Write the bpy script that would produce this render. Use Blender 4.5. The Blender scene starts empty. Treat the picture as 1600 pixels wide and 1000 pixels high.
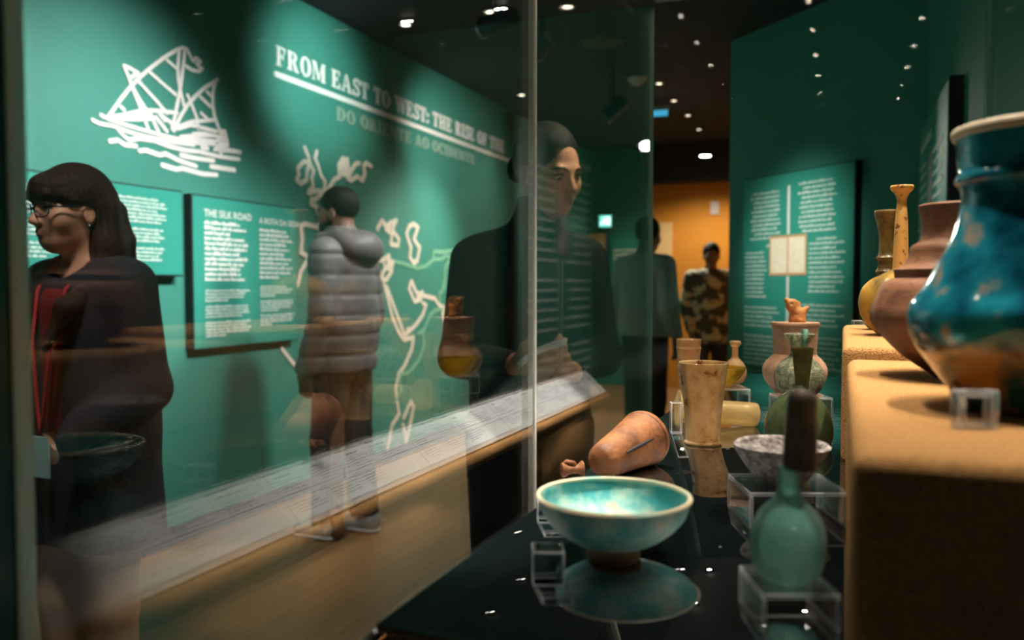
import bpy, bmesh, math, random
import numpy as np
from mathutils import Vector, Matrix

# ------------------------------------------------------------------ camera, world, light, exposure
random.seed(7)
SC = bpy.context.scene
COL = SC.collection
F = 1300.0                      # focal length in pixels of the 1600 px wide frame
EYE = 1.30
YAW = math.radians(21.7)
PITCH = math.atan(55.0 / F)
CAM = Vector((0, 0, EYE))
cd = bpy.data.cameras.new('camera')
cam = bpy.data.objects.new('camera', cd)
COL.objects.link(cam)
cd.sensor_width = 36.0
cd.lens = 36.0 * F / 1600.0
cd.clip_start = 0.02
cd.clip_end = 100
cam.location = CAM
cam.rotation_euler = (math.pi / 2 - PITCH, 0, YAW)
cd.dof.use_dof = True
cd.dof.focus_distance = 1.27
cd.dof.aperture_fstop = 4.0
SC.camera = cam
CAM_R = cam.rotation_euler.to_matrix()

W = bpy.data.worlds.new('world')
SC.world = W
W.use_nodes = True
W.node_tree.nodes['Background'].inputs[0].default_value = (0.6, 0.75, 0.8, 1)
W.node_tree.nodes['Background'].inputs[1].default_value = 0.0
SC.view_settings.view_transform = 'Standard'
SC.view_settings.look = 'None'
SC.view_settings.exposure = 0.0
SC.view_settings.gamma = 1.0
SC.view_settings.use_curve_mapping = False
SC.cycles.caustics_reflective = True
SC.cycles.caustics_refractive = False
SC.cycles.sample_clamp_indirect = 8.0
SC.cycles.max_bounces = 14
SC.cycles.transparent_max_bounces = 24
SC.cycles.transmission_bounces = 10


def spot(name, loc, target, power, angle, blend=0.5, col=(1, 0.9, 0.78), radius=0.02):
    l = bpy.data.lights.new(name, 'SPOT')
    l.energy = power
    l.color = col
    l.spot_size = math.radians(angle)
    l.spot_blend = blend
    l.shadow_soft_size = radius
    o = bpy.data.objects.new(name, l)
    COL.objects.link(o)
    o.location = loc
    o.rotation_euler = (Vector(target) - Vector(loc)).to_track_quat('-Z', 'Y').to_euler()
    return o


XW = -3.10                     # exhibition wall on the left
XR = 0.40                      # wall on the right of the case
ZC = 3.03                      # gallery ceiling
ZD = EYE - 0.24                # black glass deck of the case
XG = -0.51                     # visitor-side glass of the case
GX1 = 0.32
GY0, GY1 = 0.389, 2.33
ZT = 2.08                      # case top

# ceiling spotlights above the picture (each has a fixture built further down): location, target, power, cone, blend
GALLERY = [
    ((-1.0, 3.0, 2.86), (XW, 2.75, 1.60), 520, 58, 1.0, (1.0, 0.95, 0.92)),
    ((-1.0, 3.95, 2.86), (XW, 3.75, 0.95), 270, 48, 1.0, (1.0, 1.0, 0.94)),
]

# ------------------------------------------------------------------ pixel helpers


def ray(px, py):
    v = Vector(((px - 800.0) / F, (500.0 - py) / F, -1.0))
    return CAM_R @ v


def on_z(px, py, z):
    r = ray(px, py)
    return CAM + r * ((z - EYE) / r.z)


def on_x(px, py, x):
    r = ray(px, py)
    return CAM + r * (x / r.x)


def at_depth(px, py, d):
    return CAM + ray(px, py) * d


def depth(p):
    return -(CAM_R.transposed() @ (Vector(p) - CAM)).z


TO_R = Vector((math.cos(YAW), math.sin(YAW), 0))      # image right
TO_F = Vector((-math.sin(YAW), math.cos(YAW), 0))     # away from the camera

# ------------------------------------------------------------------ materials
MATS = {}


class NT:
    def __init__(s, name):
        s.m = bpy.data.materials.new(name)
        s.m.use_nodes = True
        s.t = s.m.node_tree
        s.t.nodes.clear()
        s.out = s.n('ShaderNodeOutputMaterial')

    def n(s, typ, **kw):
        x = s.t.nodes.new(typ)
        for k, v in kw.items():
            setattr(x, k, v)
        return x

    def l(s, a, b):
        s.t.links.new(a, b)


def rgba(c):
    return (c[0], c[1], c[2], 1.0)


def mat(name, col, rough=0.6, metal=0.0, col2=None, scale=20.0, detail=4.0, bump=0.0, bscale=None,
        trans=0.0, ior=1.45, ramp=(0.4, 0.62), spec=0.5, emit=None, estr=0.0, sss=0.0, col3=None, stretch=None, coat=0.0, alpha=1.0):
    if name in MATS:
        return MATS[name]
    N = NT(name)
    p = N.n('ShaderNodeBsdfPrincipled')
    p.inputs['Base Color'].default_value = rgba(col)
    p.inputs['Roughness'].default_value = rough
    p.inputs['Metallic'].default_value = metal
    p.inputs['Transmission Weight'].default_value = trans
    p.inputs['IOR'].default_value = ior
    p.inputs['Specular IOR Level'].default_value = spec
    p.inputs['Coat Weight'].default_value = coat
    if sss:
        p.inputs['Subsurface Weight'].default_value = sss
        p.inputs['Subsurface Radius'].default_value = (0.02, 0.008, 0.004)
        p.inputs['Subsurface Scale'].default_value = 0.4
    if emit:
        p.inputs['Emission Color'].default_value = rgba(emit)
        p.inputs['Emission Strength'].default_value = estr
    tc = N.n('ShaderNodeTexCoord')
    src = tc.outputs['Object']
    if stretch:
        mp = N.n('ShaderNodeMapping')
        mp.inputs['Scale'].default_value = stretch
        N.l(src, mp.inputs[0])
        src = mp.outputs[0]
    if col2:
        nz = N.n('ShaderNodeTexNoise')
        nz.inputs['Scale'].default_value = scale
        nz.inputs['Detail'].default_value = detail
        nz.inputs['Roughness'].default_value = 0.62
        N.l(src, nz.inputs['Vector'])
        cr = N.n('ShaderNodeValToRGB')
        e = cr.color_ramp.elements
        e[0].position, e[0].color = ramp[0], rgba(col)
        e[1].position, e[1].color = ramp[1], rgba(col2)
        if col3:
            x = e.new(min(0.97, ramp[1] + 0.1))
            x.color = rgba(col3)
        N.l(nz.outputs['Fac'], cr.inputs[0])
        N.l(cr.outputs[0], p.inputs['Base Color'])
    if bump:
        nb = N.n('ShaderNodeTexNoise')
        nb.inputs['Scale'].default_value = bscale or scale * 3
        nb.inputs['Detail'].default_value = 3
        N.l(src, nb.inputs['Vector'])
        b = N.n('ShaderNodeBump')
        b.inputs['Strength'].default_value = bump
        b.inputs['Distance'].default_value = 0.004
        N.l(nb.outputs['Fac'], b.inputs['Height'])
        N.l(b.outputs[0], p.inputs['Normal'])
    N.l(p.outputs[0], N.out.inputs[0])
    MATS[name] = N.m
    return N.m


def pane_mat(name, tint, k=0.30):
    """anti-reflective showcase glass: clear when seen square on, mirror-like at a flat angle"""
    N = NT(name)
    lw = N.n('ShaderNodeLayerWeight')
    lw.inputs[0].default_value = 0.5
    p2 = N.n('ShaderNodeMath', operation='POWER')
    p2.inputs[1].default_value = 2.5
    N.l(lw.outputs['Facing'], p2.inputs[0])
    p8 = N.n('ShaderNodeMath', operation='POWER')
    p8.inputs[1].default_value = 10.0
    N.l(lw.outputs['Facing'], p8.inputs[0])
    m8 = N.n('ShaderNodeMath', operation='MULTIPLY')
    m8.inputs[1].default_value = 0.3
    N.l(p8.outputs[0], m8.inputs[0])
    m9 = N.n('ShaderNodeMath', operation='ADD')
    m9.inputs[1].default_value = 0.006
    N.l(m8.outputs[0], m9.inputs[0])
    fr = N.n('ShaderNodeMath', operation='MULTIPLY_ADD')
    fr.use_clamp = True
    fr.inputs[1].default_value = k
    N.l(p2.outputs[0], fr.inputs[0])
    N.l(m9.outputs[0], fr.inputs[2])
    t = N.n('ShaderNodeBsdfTransparent')
    t.inputs[0].default_value = rgba(tint)
    gl = N.n('ShaderNodeBsdfGlossy')
    gl.inputs['Roughness'].default_value = 0.0
    gl.inputs[0].default_value = (1, 1, 1, 1)
    ms = N.n('ShaderNodeMixShader')
    N.l(fr.outputs[0], ms.inputs[0])
    N.l(t.outputs[0], ms.inputs[1])
    N.l(gl.outputs[0], ms.inputs[2])
    N.l(ms.outputs[0], N.out.inputs[0])
    MATS[name] = N.m
    return N.m


def deck_mat():
    N = NT('black_glass')
    fr = N.n('ShaderNodeFresnel')
    fr.inputs['IOR'].default_value = 5.0
    d = N.n('ShaderNodeBsdfDiffuse')
    d.inputs[0].default_value = (0.004, 0.006, 0.007, 1)
    g = N.n('ShaderNodeBsdfGlossy')
    g.inputs['Roughness'].default_value = 0.0
    g.inputs[0].default_value = (0.95, 0.97, 1, 1)
    ms = N.n('ShaderNodeMixShader')
    N.l(fr.outputs[0], ms.inputs[0])
    N.l(d.outputs[0], ms.inputs[1])
    N.l(g.outputs[0], ms.inputs[2])
    N.l(ms.outputs[0], N.out.inputs[0])
    return N.m


def thin_glass(name, col, col2=None, scale=30, clear=0.4, rough=0.12, ramp=(0.42, 0.6), col3=None, stretch=None, transl=0.55):
    """hand-blown, weathered glass: straight transmission + translucent/diffuse patina + gloss"""
    if name in MATS:
        return MATS[name]
    N = NT(name)
    tc = N.n('ShaderNodeTexCoord')
    src = tc.outputs['Object']
    if stretch:
        mp = N.n('ShaderNodeMapping')
        mp.inputs['Scale'].default_value = stretch
        N.l(src, mp.inputs[0])
        src = mp.outputs[0]
    nz = N.n('ShaderNodeTexNoise')
    nz.inputs['Scale'].default_value = scale
    nz.inputs['Detail'].default_value = 5
    nz.inputs['Roughness'].default_value = 0.65
    N.l(src, nz.inputs['Vector'])
    cr = N.n('ShaderNodeValToRGB')
    e = cr.color_ramp.elements
    e[0].position, e[0].color = ramp[0], rgba(col)
    e[1].position, e[1].color = ramp[1], rgba(col2 or col)
    if col3:
        x = e.new(min(0.97, ramp[1] + 0.08))
        x.color = rgba(col3)
    N.l(nz.outputs['Fac'], cr.inputs[0])
    tr = N.n('ShaderNodeBsdfTransparent')
    tr.inputs[0].default_value = rgba([0.35 + 0.65 * min(1, c * 1.25) for c in col])
    df = N.n('ShaderNodeBsdfDiffuse')
    tl = N.n('ShaderNodeBsdfTranslucent')
    N.l(cr.outputs[0], df.inputs[0])
    N.l(cr.outputs[0], tl.inputs[0])
    m1 = N.n('ShaderNodeMixShader')
    m1.inputs[0].default_value = transl
    N.l(df.outputs[0], m1.inputs[1])
    N.l(tl.outputs[0], m1.inputs[2])
    m2 = N.n('ShaderNodeMixShader')
    m2.inputs[0].default_value = clear
    N.l(m1.outputs[0], m2.inputs[1])
    N.l(tr.outputs[0], m2.inputs[2])
    fr = N.n('ShaderNodeLayerWeight')
    fr.inputs[0].default_value = 0.25
    gl = N.n('ShaderNodeBsdfGlossy')
    gl.inputs['Roughness'].default_value = rough
    m3 = N.n('ShaderNodeMixShader')
    N.l(fr.outputs['Fresnel'], m3.inputs[0])
    N.l(m2.outputs[0], m3.inputs[1])
    N.l(gl.outputs[0], m3.inputs[2])
    N.l(m3.outputs[0], N.out.inputs[0])
    MATS[name] = N.m
    return N.m


def acrylic():
    N = NT('acrylic')
    g = N.n('ShaderNodeBsdfGlass')
    g.inputs['IOR'].default_value = 1.49
    g.inputs['Roughness'].default_value = 0.0
    t = N.n('ShaderNodeBsdfTransparent')
    t.inputs[0].default_value = (0.93, 0.94, 0.97, 1)
    ms = N.n('ShaderNodeMixShader')
    ms.inputs[0].default_value = 0.35
    N.l(g.outputs[0], ms.inputs[1])
    N.l(t.outputs[0], ms.inputs[2])
    N.l(ms.outputs[0], N.out.inputs[0])
    return N.m


def acrylic_edge():  # whitish colour stands in for the light that acrylic edges catch
    N = NT('acrylic_edge')
    d = N.n('ShaderNodeBsdfTranslucent')
    d.inputs[0].default_value = (0.85, 0.87, 0.92, 1)
    g = N.n('ShaderNodeBsdfDiffuse')
    g.inputs[0].default_value = (0.8, 0.82, 0.86, 1)
    m0 = N.n('ShaderNodeMixShader')
    N.l(d.outputs[0], m0.inputs[1])
    N.l(g.outputs[0], m0.inputs[2])
    t = N.n('ShaderNodeBsdfTransparent')
    ms = N.n('ShaderNodeMixShader')
    ms.inputs[0].default_value = 0.4
    N.l(m0.outputs[0], ms.inputs[1])
    N.l(t.outputs[0], ms.inputs[2])
    N.l(ms.outputs[0], N.out.inputs[0])
    return N.m


def emit_mat(name, col, s):
    N = NT(name)
    e = N.n('ShaderNodeEmission')
    e.inputs[0].default_value = rgba(col)
    e.inputs[1].default_value = s
    N.l(e.outputs[0], N.out.inputs[0])
    MATS[name] = N.m
    return N.m


GREEN = mat('wall_green', (0.040, 0.225, 0.177), 0.62, col2=(0.043, 0.24, 0.19), scale=1.5, bump=0.03, bscale=300)
BLACK = mat('black_paint', (0.008, 0.010, 0.012), 0.65)
CEIL = mat('ceiling_black', (0.022, 0.025, 0.032), 0.9)
ORANGE = mat('ochre_wall', (0.50, 0.20, 0.02), 0.8, col2=(0.46, 0.18, 0.018), scale=2)
FELT = mat('felt', (0.36, 0.175, 0.062), 0.95, col2=(0.62, 0.34, 0.14), scale=420, detail=2, bump=0.6, bscale=500, ramp=(0.36, 0.64), spec=0.1)
WOOD = mat('floor_wood', (0.24, 0.125, 0.055), 0.42, col2=(0.33, 0.18, 0.085), scale=6, stretch=(6, 0.35, 1), ramp=(0.3, 0.7))
WHITE = mat('vinyl_white', (0.82, 0.80, 0.76), 0.6)
MAPW = mat('vinyl_cream', (0.80, 0.68, 0.58), 0.6)
ROUTE = mat('vinyl_route', (0.20, 0.45, 0.30), 0.6)
PANEL = mat('panel_print', (0.030, 0.29, 0.23), 0.45)
INK = mat('ink', (0.16, 0.16, 0.18), 0.7)
PAPER = mat('label_paper', (0.90, 0.92, 0.97), 0.6)
CREAM = mat('cream_print', (0.85, 0.72, 0.52), 0.6, col2=(0.92, 0.83, 0.68), scale=30)
TAN = mat('tan_print', (0.62, 0.34, 0.16), 0.6)
GLASS = pane_mat('case_glass', (0.978, 0.992, 0.987), 0.66)
DECK = deck_mat()
ACRYL = acrylic()
ACRYL_E = acrylic_edge()
SEAL = mat('clear_seal', (0.80, 0.80, 0.76), 0.25, metal=0.2)
SEAL_W = mat('bevelled_edge', (0.62, 0.52, 0.40), 0.3, col2=(0.30, 0.55, 0.45), scale=18, stretch=(1, 1, 0.15))
METAL = mat('dark_metal', (0.03, 0.03, 0.033), 0.4, metal=0.8)
GREYM = mat('grey_metal', (0.35, 0.36, 0.38), 0.35, metal=0.7)
LED = emit_mat('led_warm', (1, 0.86, 0.70), 140)
LED_D = emit_mat('downlight_warm', (1, 0.80, 0.62), 8)
LED_B = emit_mat('lamp_bright', (1, 0.93, 0.80), 30)
LED_S = emit_mat('led_small', (1, 0.80, 0.60), 5)
EXITM = emit_mat('exit_green', (0.2, 0.85, 0.65), 2.5)
EXITW = emit_mat('exit_white', (0.8, 1.0, 0.95), 5)

# ------------------------------------------------------------------ mesh helpers


def link(name, me, m=None, parent=None):
    o = bpy.data.objects.new(name, me)
    COL.objects.link(o)
    if m is not None:
        for x in (m if isinstance(m, (list, tuple)) else [m]):
            me.materials.append(x)
    if parent:
        o.parent = parent
    return o


def tag(o, label=None, cat=None, group=None, kind=None):
    if label:
        o['label'] = label
    if cat:
        o['category'] = cat
    if group:
        o['group'] = group
    if kind:
        o['kind'] = kind
    return o


def empty(name, loc, rz=0.0):
    o = bpy.data.objects.new(name, None)
    COL.objects.link(o)
    o.empty_display_size = 0.05
    o.location = loc
    o.rotation_euler = (0, 0, rz)
    return o


def pydata(name, v, f, smooth=False):
    me = bpy.data.meshes.new(name)
    me.from_pydata([tuple(x) for x in v], [], [tuple(x) for x in f])
    if smooth:
        me.polygons.foreach_set('use_smooth', [True] * len(me.polygons))
    me.update()
    return me


def box_me(name, x0, x1, y0, y1, z0, z1, bev=0.0, seg=3):
    bm = bmesh.new()
    bmesh.ops.create_cube(bm, size=1.0)
    for v in bm.verts:
        v.co = Vector(((x0 + x1) / 2 + v.co.x * (x1 - x0), (y0 + y1) / 2 + v.co.y * (y1 - y0), (z0 + z1) / 2 + v.co.z * (z1 - z0)))
    if bev:
        bmesh.ops.bevel(bm, geom=list(bm.edges), offset=bev, segments=seg, profile=0.5, affect='EDGES')
    me = bpy.data.meshes.new(name)
    bm.to_mesh(me)
    bm.free()
    if bev:
        me.polygons.foreach_set('use_smooth', [True] * len(me.polygons))
        me.set_sharp_from_angle(angle=math.radians(40))
    return me


def box(name, x0, x1, y0, y1, z0, z1, m, parent=None, bev=0.0, seg=3):
    return link(name, box_me(name, x0, x1, y0, y1, z0, z1, bev, seg), m, parent)


def lathe_me(name, prof, seg=56, wob=0.0, lobes=0, lobe_amp=0.0, lobe_z=None, ph=0.0):
    """prof: list of (r, z). closed where r == 0"""
    v, f = [], []
    rings = []
    for i, (r, z) in enumerate(prof):
        if r < 1e-6:
            rings.append([len(v)])
            v.append((0, 0, z))
            continue
        ring = []
        for k in range(seg):
            a = 2 * math.pi * k / seg
            w = 1 + wob * (math.sin(2 * a + i * 0.35 + ph) * 0.6 + math.sin(3 * a - i * 0.5 + 2 * ph) * 0.4)
            if lobes:
                t = 1.0
                if lobe_z:
                    t = max(0.0, min(1.0, (lobe_z[1] - abs(z - lobe_z[0])) / (0.4 * lobe_z[1])))
                w *= 1 + t * lobe_amp * (abs(math.cos(lobes * a / 2)) - 0.6)
            ring.append(len(v))
            v.append((r * w * math.cos(a), r * w * math.sin(a), z))
        rings.append(ring)
    for a, b in zip(rings[:-1], rings[1:]):
        if len(a) == 1 and len(b) == 1:
            continue
        for k in range(seg):
            k2 = (k + 1) % seg
            if len(a) == 1:
                f.append((a[0], b[k2], b[k]))
            elif len(b) == 1:
                f.append((a[k], a[k2], b[0]))
            else:
                f.append((a[k], a[k2], b[k2], b[k]))
    me = pydata(name, v, f, True)
    bm = bmesh.new()
    bm.from_mesh(me)
    bmesh.ops.recalc_face_normals(bm, faces=bm.faces)
    bm.to_mesh(me)
    bm.free()
    me.set_sharp_from_angle(angle=math.radians(55))
    return me


def spline(prof, n=5):
    """Catmull-Rom refinement of a profile"""
    P = [Vector((r, z, 0)) for r, z in prof]
    out = []
    for i in range(len(P) - 1):
        p0, p1, p2, p3 = P[max(i - 1, 0)], P[i], P[i + 1], P[min(i + 2, len(P) - 1)]
        for j in range(n):
            t = j / n
            q = 0.5 * ((2 * p1) + (-p0 + p2) * t + (2 * p0 - 5 * p1 + 4 * p2 - p3) * t * t + (-p0 + 3 * p1 - 3 * p2 + p3) * t ** 3)
            out.append((max(q.x, 0.0), q.y))
    out.append((prof[-1][0], prof[-1][1]))
    return out


def px_prof(axis, d, rows):
    """rows of (py, half width in px) -> absolute (r, z) at depth d on the vertical through pixel column axis"""
    out = []
    for py, r in rows:
        out.append((r * d / F, at_depth(axis, py, d).z))
    return out


def tube_me(name, pts, rad, seg=10, close=False):
    """tube along points; rad number or list"""
    P = [Vector(p) for p in pts]
    n = len(P)
    R = rad if isinstance(rad, (list, tuple)) else [rad] * n
    v, f = [], []
    up = Vector((0, 0, 1))
    for i in range(n):
        t = (P[min(i + 1, n - 1)] - P[max(i - 1, 0)]).normalized()
        a = t.cross(up)
        if a.length < 1e-3:
            a = t.cross(Vector((1, 0, 0)))
        a.normalize()
        b = t.cross(a)
        for k in range(seg):
            an = 2 * math.pi * k / seg
            v.append(P[i] + (a * math.cos(an) + b * math.sin(an)) * R[i])
    for i in range(n - 1):
        for k in range(seg):
            k2 = (k + 1) % seg
            f.append((i * seg + k, i * seg + k2, (i + 1) * seg + k2, (i + 1) * seg + k))
    f.append(tuple(range(seg))[::-1])
    f.append(tuple(range((n - 1) * seg, n * seg)))
    me = pydata(name, v, f, True)
    bm = bmesh.new()
    bm.from_mesh(me)
    bmesh.ops.recalc_face_normals(bm, faces=bm.faces)
    bm.to_mesh(me)
    bm.free()
    return me


def flat_me(name, polys, th=0.002):
    """polys in local x (right) / z (up), viewer at -y: thin extruded polygons"""
    v, f = [], []
    for i, p in enumerate(polys):
        b = len(v)
        n = len(p)
        for x, z in p:
            v.append((x, -th - (i % 23) * 0.00012, z))
        for x, z in p:
            v.append((x, 0, z))
        f.append(tuple(range(b, b + n)))
        for i in range(n):
            j = (i + 1) % n
            f.append((b + i, b + n + i, b + n + j, b + j))
    return pydata(name, v, f)


def stroke_polys(pts, w):
    """quads plus round joints for a polyline in the (x, z) plane"""
    out = []
    for (a, b) in zip(pts[:-1], pts[1:]):
        dx, dz = b[0] - a[0], b[1] - a[1]
        L = math.hypot(dx, dz) or 1e-6
        nx, nz = -dz / L * w / 2, dx / L * w / 2
        out.append([(a[0] + nx, a[1] + nz), (a[0] - nx, a[1] - nz), (b[0] - nx, b[1] - nz), (b[0] + nx, b[1] + nz)])
    for a in pts:
        out.append([(a[0] + w / 2 * math.cos(k * math.pi / 5), a[1] + w / 2 * math.sin(k * math.pi / 5)) for k in range(10)])
    return out


def abox(name, x0, x1, y0, y1, z0, z1, parent, bev=0.001):
    o = link(name, box_me(name, x0, x1, y0, y1, z0, z1, bev, 1), [ACRYL, ACRYL_E], parent)
    for p in o.data.polygons:
        if max(abs(c) for c in p.normal) < 0.95:
            p.material_index = 1
    return o


# ------------------------------------------------------------------ the gallery shell
P1 = Vector((-0.77, 6.15, 0))
P2 = Vector((XR, 4.98, 0))
YB = 10.5
for nm, a in (('floor', (-3.4, 1.2, -3.0, 11.0, -0.1, 0.0, WOOD)),
              ('ceiling', (-3.4, 1.2, -3.0, 11.0, ZC, ZC + 0.1, CEIL)),
              ('wall_left', (XW - 0.1, XW, -3.0, YB, 0, ZC, GREEN)),
              ('wall_right', (XR, XR + 0.1, -3.0, P2.y, 0, ZC, GREEN)),
              ('wall_back', (XW, XR, -3.1, -3.0, 0, ZC, GREEN)),
              ('wall_far_green', (XW - 0.1, -2.31, YB, YB + 0.1, 0, ZC, GREEN)),
              ('wall_far_ochre', (-2.31, -0.6, YB, YB + 0.1, 0, 2.56, ORANGE)),
              ('wall_far_bulkhead', (-2.31, -0.6, YB - 0.25, YB + 0.1, 2.56, ZC, CEIL))):
    o = box(nm, *a)
    tag(o, kind='structure')
# angled wall from P1 to P2, and its return that closes the passage
d = (P2 - P1).normalized()
nrm = Vector((-d.y, d.x, 0))
if nrm.y < 0:
    nrm = -nrm
ang_me = pydata('wall_angled', [P1, P2, P2 + nrm * 0.3, P1 + nrm * 0.12] + [q + Vector((0, 0, ZC)) for q in (P1, P2, P2 + nrm * 0.3, P1 + nrm * 0.12)],
                [(0, 1, 5, 4), (1, 2, 6, 5), (2, 3, 7, 6), (3, 0, 4, 7), (0, 3, 2, 1), (4, 5, 6, 7)])
tag(link('wall_angled', ang_me, GREEN), kind='structure')
tag(box('wall_passage', -0.62, -0.5, 6.25, YB + 0.1, 0, ZC, ORANGE), kind='structure')
tag(box('baseboard_left', XW, XW + 0.015, -3.0, YB, 0, 0.09, BLACK), kind='structure')

# ------------------------------------------------------------------ lettering on the left wall


def ring_polys(cx, cz, rx, rz, ix, iz, a0=0, a1=360, n=22):
    out = []
    for k in range(n):
        t0 = math.radians(a0 + (a1 - a0) * k / n)
        t1 = math.radians(a0 + (a1 - a0) * (k + 1) / n)
        out.append([(cx + rx * math.cos(t0), cz + rz * math.sin(t0)), (cx + rx * math.cos(t1), cz + rz * math.sin(t1)),
                    (cx + ix * math.cos(t1), cz + iz * math.sin(t1)), (cx + ix * math.cos(t0), cz + iz * math.sin(t0))])
    return out


def R_(x0, z0, x1, z1):
    return [(x0, z0), (x1, z0), (x1, z1), (x0, z1)]


def glyph(c):
    """bold bracketless serif capitals, cap height 1: (polygons, advance)"""
    s, t, h = 0.24, 0.10, 0.075
    stem = lambda x: [R_(x, 0, x + s, 1), R_(x - 0.09, 0, x + s + 0.09, h), R_(x - 0.09, 1 - h, x + s + 0.09, 1)]
    if c == 'F':
        return stem(.1) + [R_(.3, 1 - t, .72, 1), R_(.62, .70, .72, 1), R_(.3, .46, .56, .56), R_(.5, .36, .58, .66)], .80
    if c == 'E':
        return stem(.1) + [R_(.3, 1 - t, .74, 1), R_(.64, .72, .74, 1), R_(.3, .46, .56, .56), R_(.5, .36, .58, .66), R_(.3, 0, .76, t), R_(.66, 0, .78, .3)], .86
    if c == 'T':
        return [R_(.3, 0, .3 + s, 1), R_(.2, 0, .64, h), R_(.02, 1 - t, .82, 1), R_(.02, .68, .11, 1), R_(.73, .68, .82, 1)], .86
    if c == 'I':
        return stem(.1), .46
    if c == 'H':
        return stem(.1) + stem(.64) + [R_(.3, .45, .7, .55)], 1.02
    if c == 'O':
        return ring_polys(.46, .5, .44, .53, .20, .43), .94
    if c == 'C':
        return ring_polys(.46, .5, .44, .53, .20, .43, 45, 315) + [R_(.70, .66, .80, 1.0)], .88
    if c == 'D':
        return stem(.1) + ring_polys(.36, .5, .52, .5, .27, .40, -90, 90), .96
    if c == 'R':
        return stem(.1) + ring_polys(.4, .74, .36, .26, .14, .17, -90, 90) + [R_(.3, .9, .42, 1), R_(.3, .48, .42, .57),
               [(.38, .5), (.60, .5), (.88, 0), (.62, 0)], R_(.6, 0, .96, h)], .96
    if c == 'M':
        return [R_(.1, 0, .2, 1), R_(.0, 0, .3, h), R_(.0, 1 - h, .2, 1), R_(.84, 0, .84 + s, 1), R_(.76, 0, 1.16, h), R_(.9, 1 - h, 1.16, 1),
                [(.1, 1), (.36, 1), (.66, 0.05), (.52, .05)], [(.52, .05), (.62, .05), (.98, 1), (.86, 1)]], 1.2
    if c == 'N':
        return [R_(.1, 0, .2, 1), R_(.0, 0, .3, h), R_(.78, 0, .88, 1), R_(.68, 1 - h, .98, 1), [(.06, 1), (.32, 1), (.88, 0), (.64, 0)]], 1.0
    if c == 'A':
        return [[(.40, 1), (.56, 1), (.94, 0), (.66, 0)], [(.40, 1), (.48, 1), (.20, 0), (.10, 0)], R_(.25, .28, .72, .37), R_(0, 0, .32, h), R_(.56, 0, 1.02, h)], 1.02
    if c == 'W':
        return [[(.05, 1), (.31, 1), (.55, 0), (.40, 0)], [(.40, 0), (.5, 0), (.72, 1), (.62, 1)], [(.56, 1), (.80, 1), (1.04, 0), (.90, 0)],
                [(.90, 0), (1.0, 0), (1.26, 1), (1.16, 1)], R_(-.02, 1 - h, .42, 1), R_(.5, 1 - h, .92, 1), R_(1.06, 1 - h, 1.38, 1)], 1.36
    if c == 'S':
        pts = [(.66, .80), (.56, .92), (.38, .95), (.20, .86), (.16, .72), (.26, .60), (.44, .50), (.60, .38), (.64, .24), (.54, .10), (.36, .05), (.18, .10), (.08, .24)]
        return stroke_polys(pts, .17) + [R_(.64, .66, .72, 1.0), R_(.03, 0, .11, .32)], .76
    if c == ':':
        return [ring_p for ring_p in (ring_polys(.14, .14, .13, .13, 0.0, 0.0) + ring_polys(.14, .6, .13, .13, 0.0, 0.0))], .34
    if c == 'K':
        return stem(.1) + [[(.3, .42), (.36, .56), (.82, 1), (.70, 1)], [(.42, .62), (.62, .62), (.98, 0), (.70, 0)], R_(.58, 1 - h, .96, 1), R_(.62, 0, 1.04, h)], 1.04
    if c == 'L':
        return stem(.1) + [R_(.3, 0, .74, t), R_(.64, 0, .76, .34)], .80
    return [], .42


def lettering(root, text, x0, z0, cap, total, m, name='letter', y=0.0):
    adv = sum(glyph(c)[1] + 0.05 for c in text)
    sx = total / adv
    x = x0
    cache = {}
    for c in text:
        polys, a = glyph(c)
        if c == ':':
            half = len(polys) // 2
            for pp in (polys[:half], polys[half:]):
                o = link('colon_dot', flat_me('colon_dot', [[(p * sx, q * cap) for p, q in poly[:3]] for poly in pp], 0.004), m, root)
                o.location = (x, y, z0)
        elif polys:
            if c not in cache:
                cache[c] = flat_me(name, [[(p * sx, q * cap) for p, q in poly] for poly in polys], 0.004)
                cache[c].materials.append(m)
            o = bpy.data.objects.new(name, cache[c])
            COL.objects.link(o)
            o.parent = root
            o.location = (x, y, z0)
        x += (a + 0.05) * sx


def wall_pt(px, py):
    p = on_x(px, py, XW)
    return (p.y, p.z)


RW = math.pi / 2         # local x -> +Y, local y -> -X (into the left wall)
t0 = wall_pt(430, 101)
t1 = wall_pt(788, 234)
title = tag(empty('title_lettering', (XW + 0.001, t0[0], t0[1])), 'large white serif capitals reading from east to west along the green wall', 'lettering')
title.rotation_euler = (0, 0, RW)
lettering(title, 'FROM EAST TO WEST: THE RISE OF THE', 0, 0, wall_pt(430, 70)[1] - t0[1], t1[0] - t0[0], WHITE)
u0 = wall_pt(434, 117)
u1 = wall_pt(800, 253)
link('underline', flat_me('underline', stroke_polys([(0.0, u0[1] - t0[1]), (u1[0] - t0[0] + 0.7, u0[1] - t0[1])], 0.034), 0.003), WHITE, title)
s0 = wall_pt(525, 187)
sub = tag(empty('subtitle_lettering', (XW + 0.001, s0[0], s0[1])), 'smaller dim cream serif capitals in Portuguese under the title line', 'lettering')
sub.rotation_euler = (0, 0, RW)
lettering(sub, 'DO ORIENTE AO OCIDENTE', 0, 0, wall_pt(525, 166)[1] - s0[1], wall_pt(742, 250)[0] - s0[0], mat('vinyl_dim', (0.30, 0.42, 0.33), 0.6))

# ------------------------------------------------------------------ ship drawing and route map (vinyl lines on the wall)


NSTROKE = [0]


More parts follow.
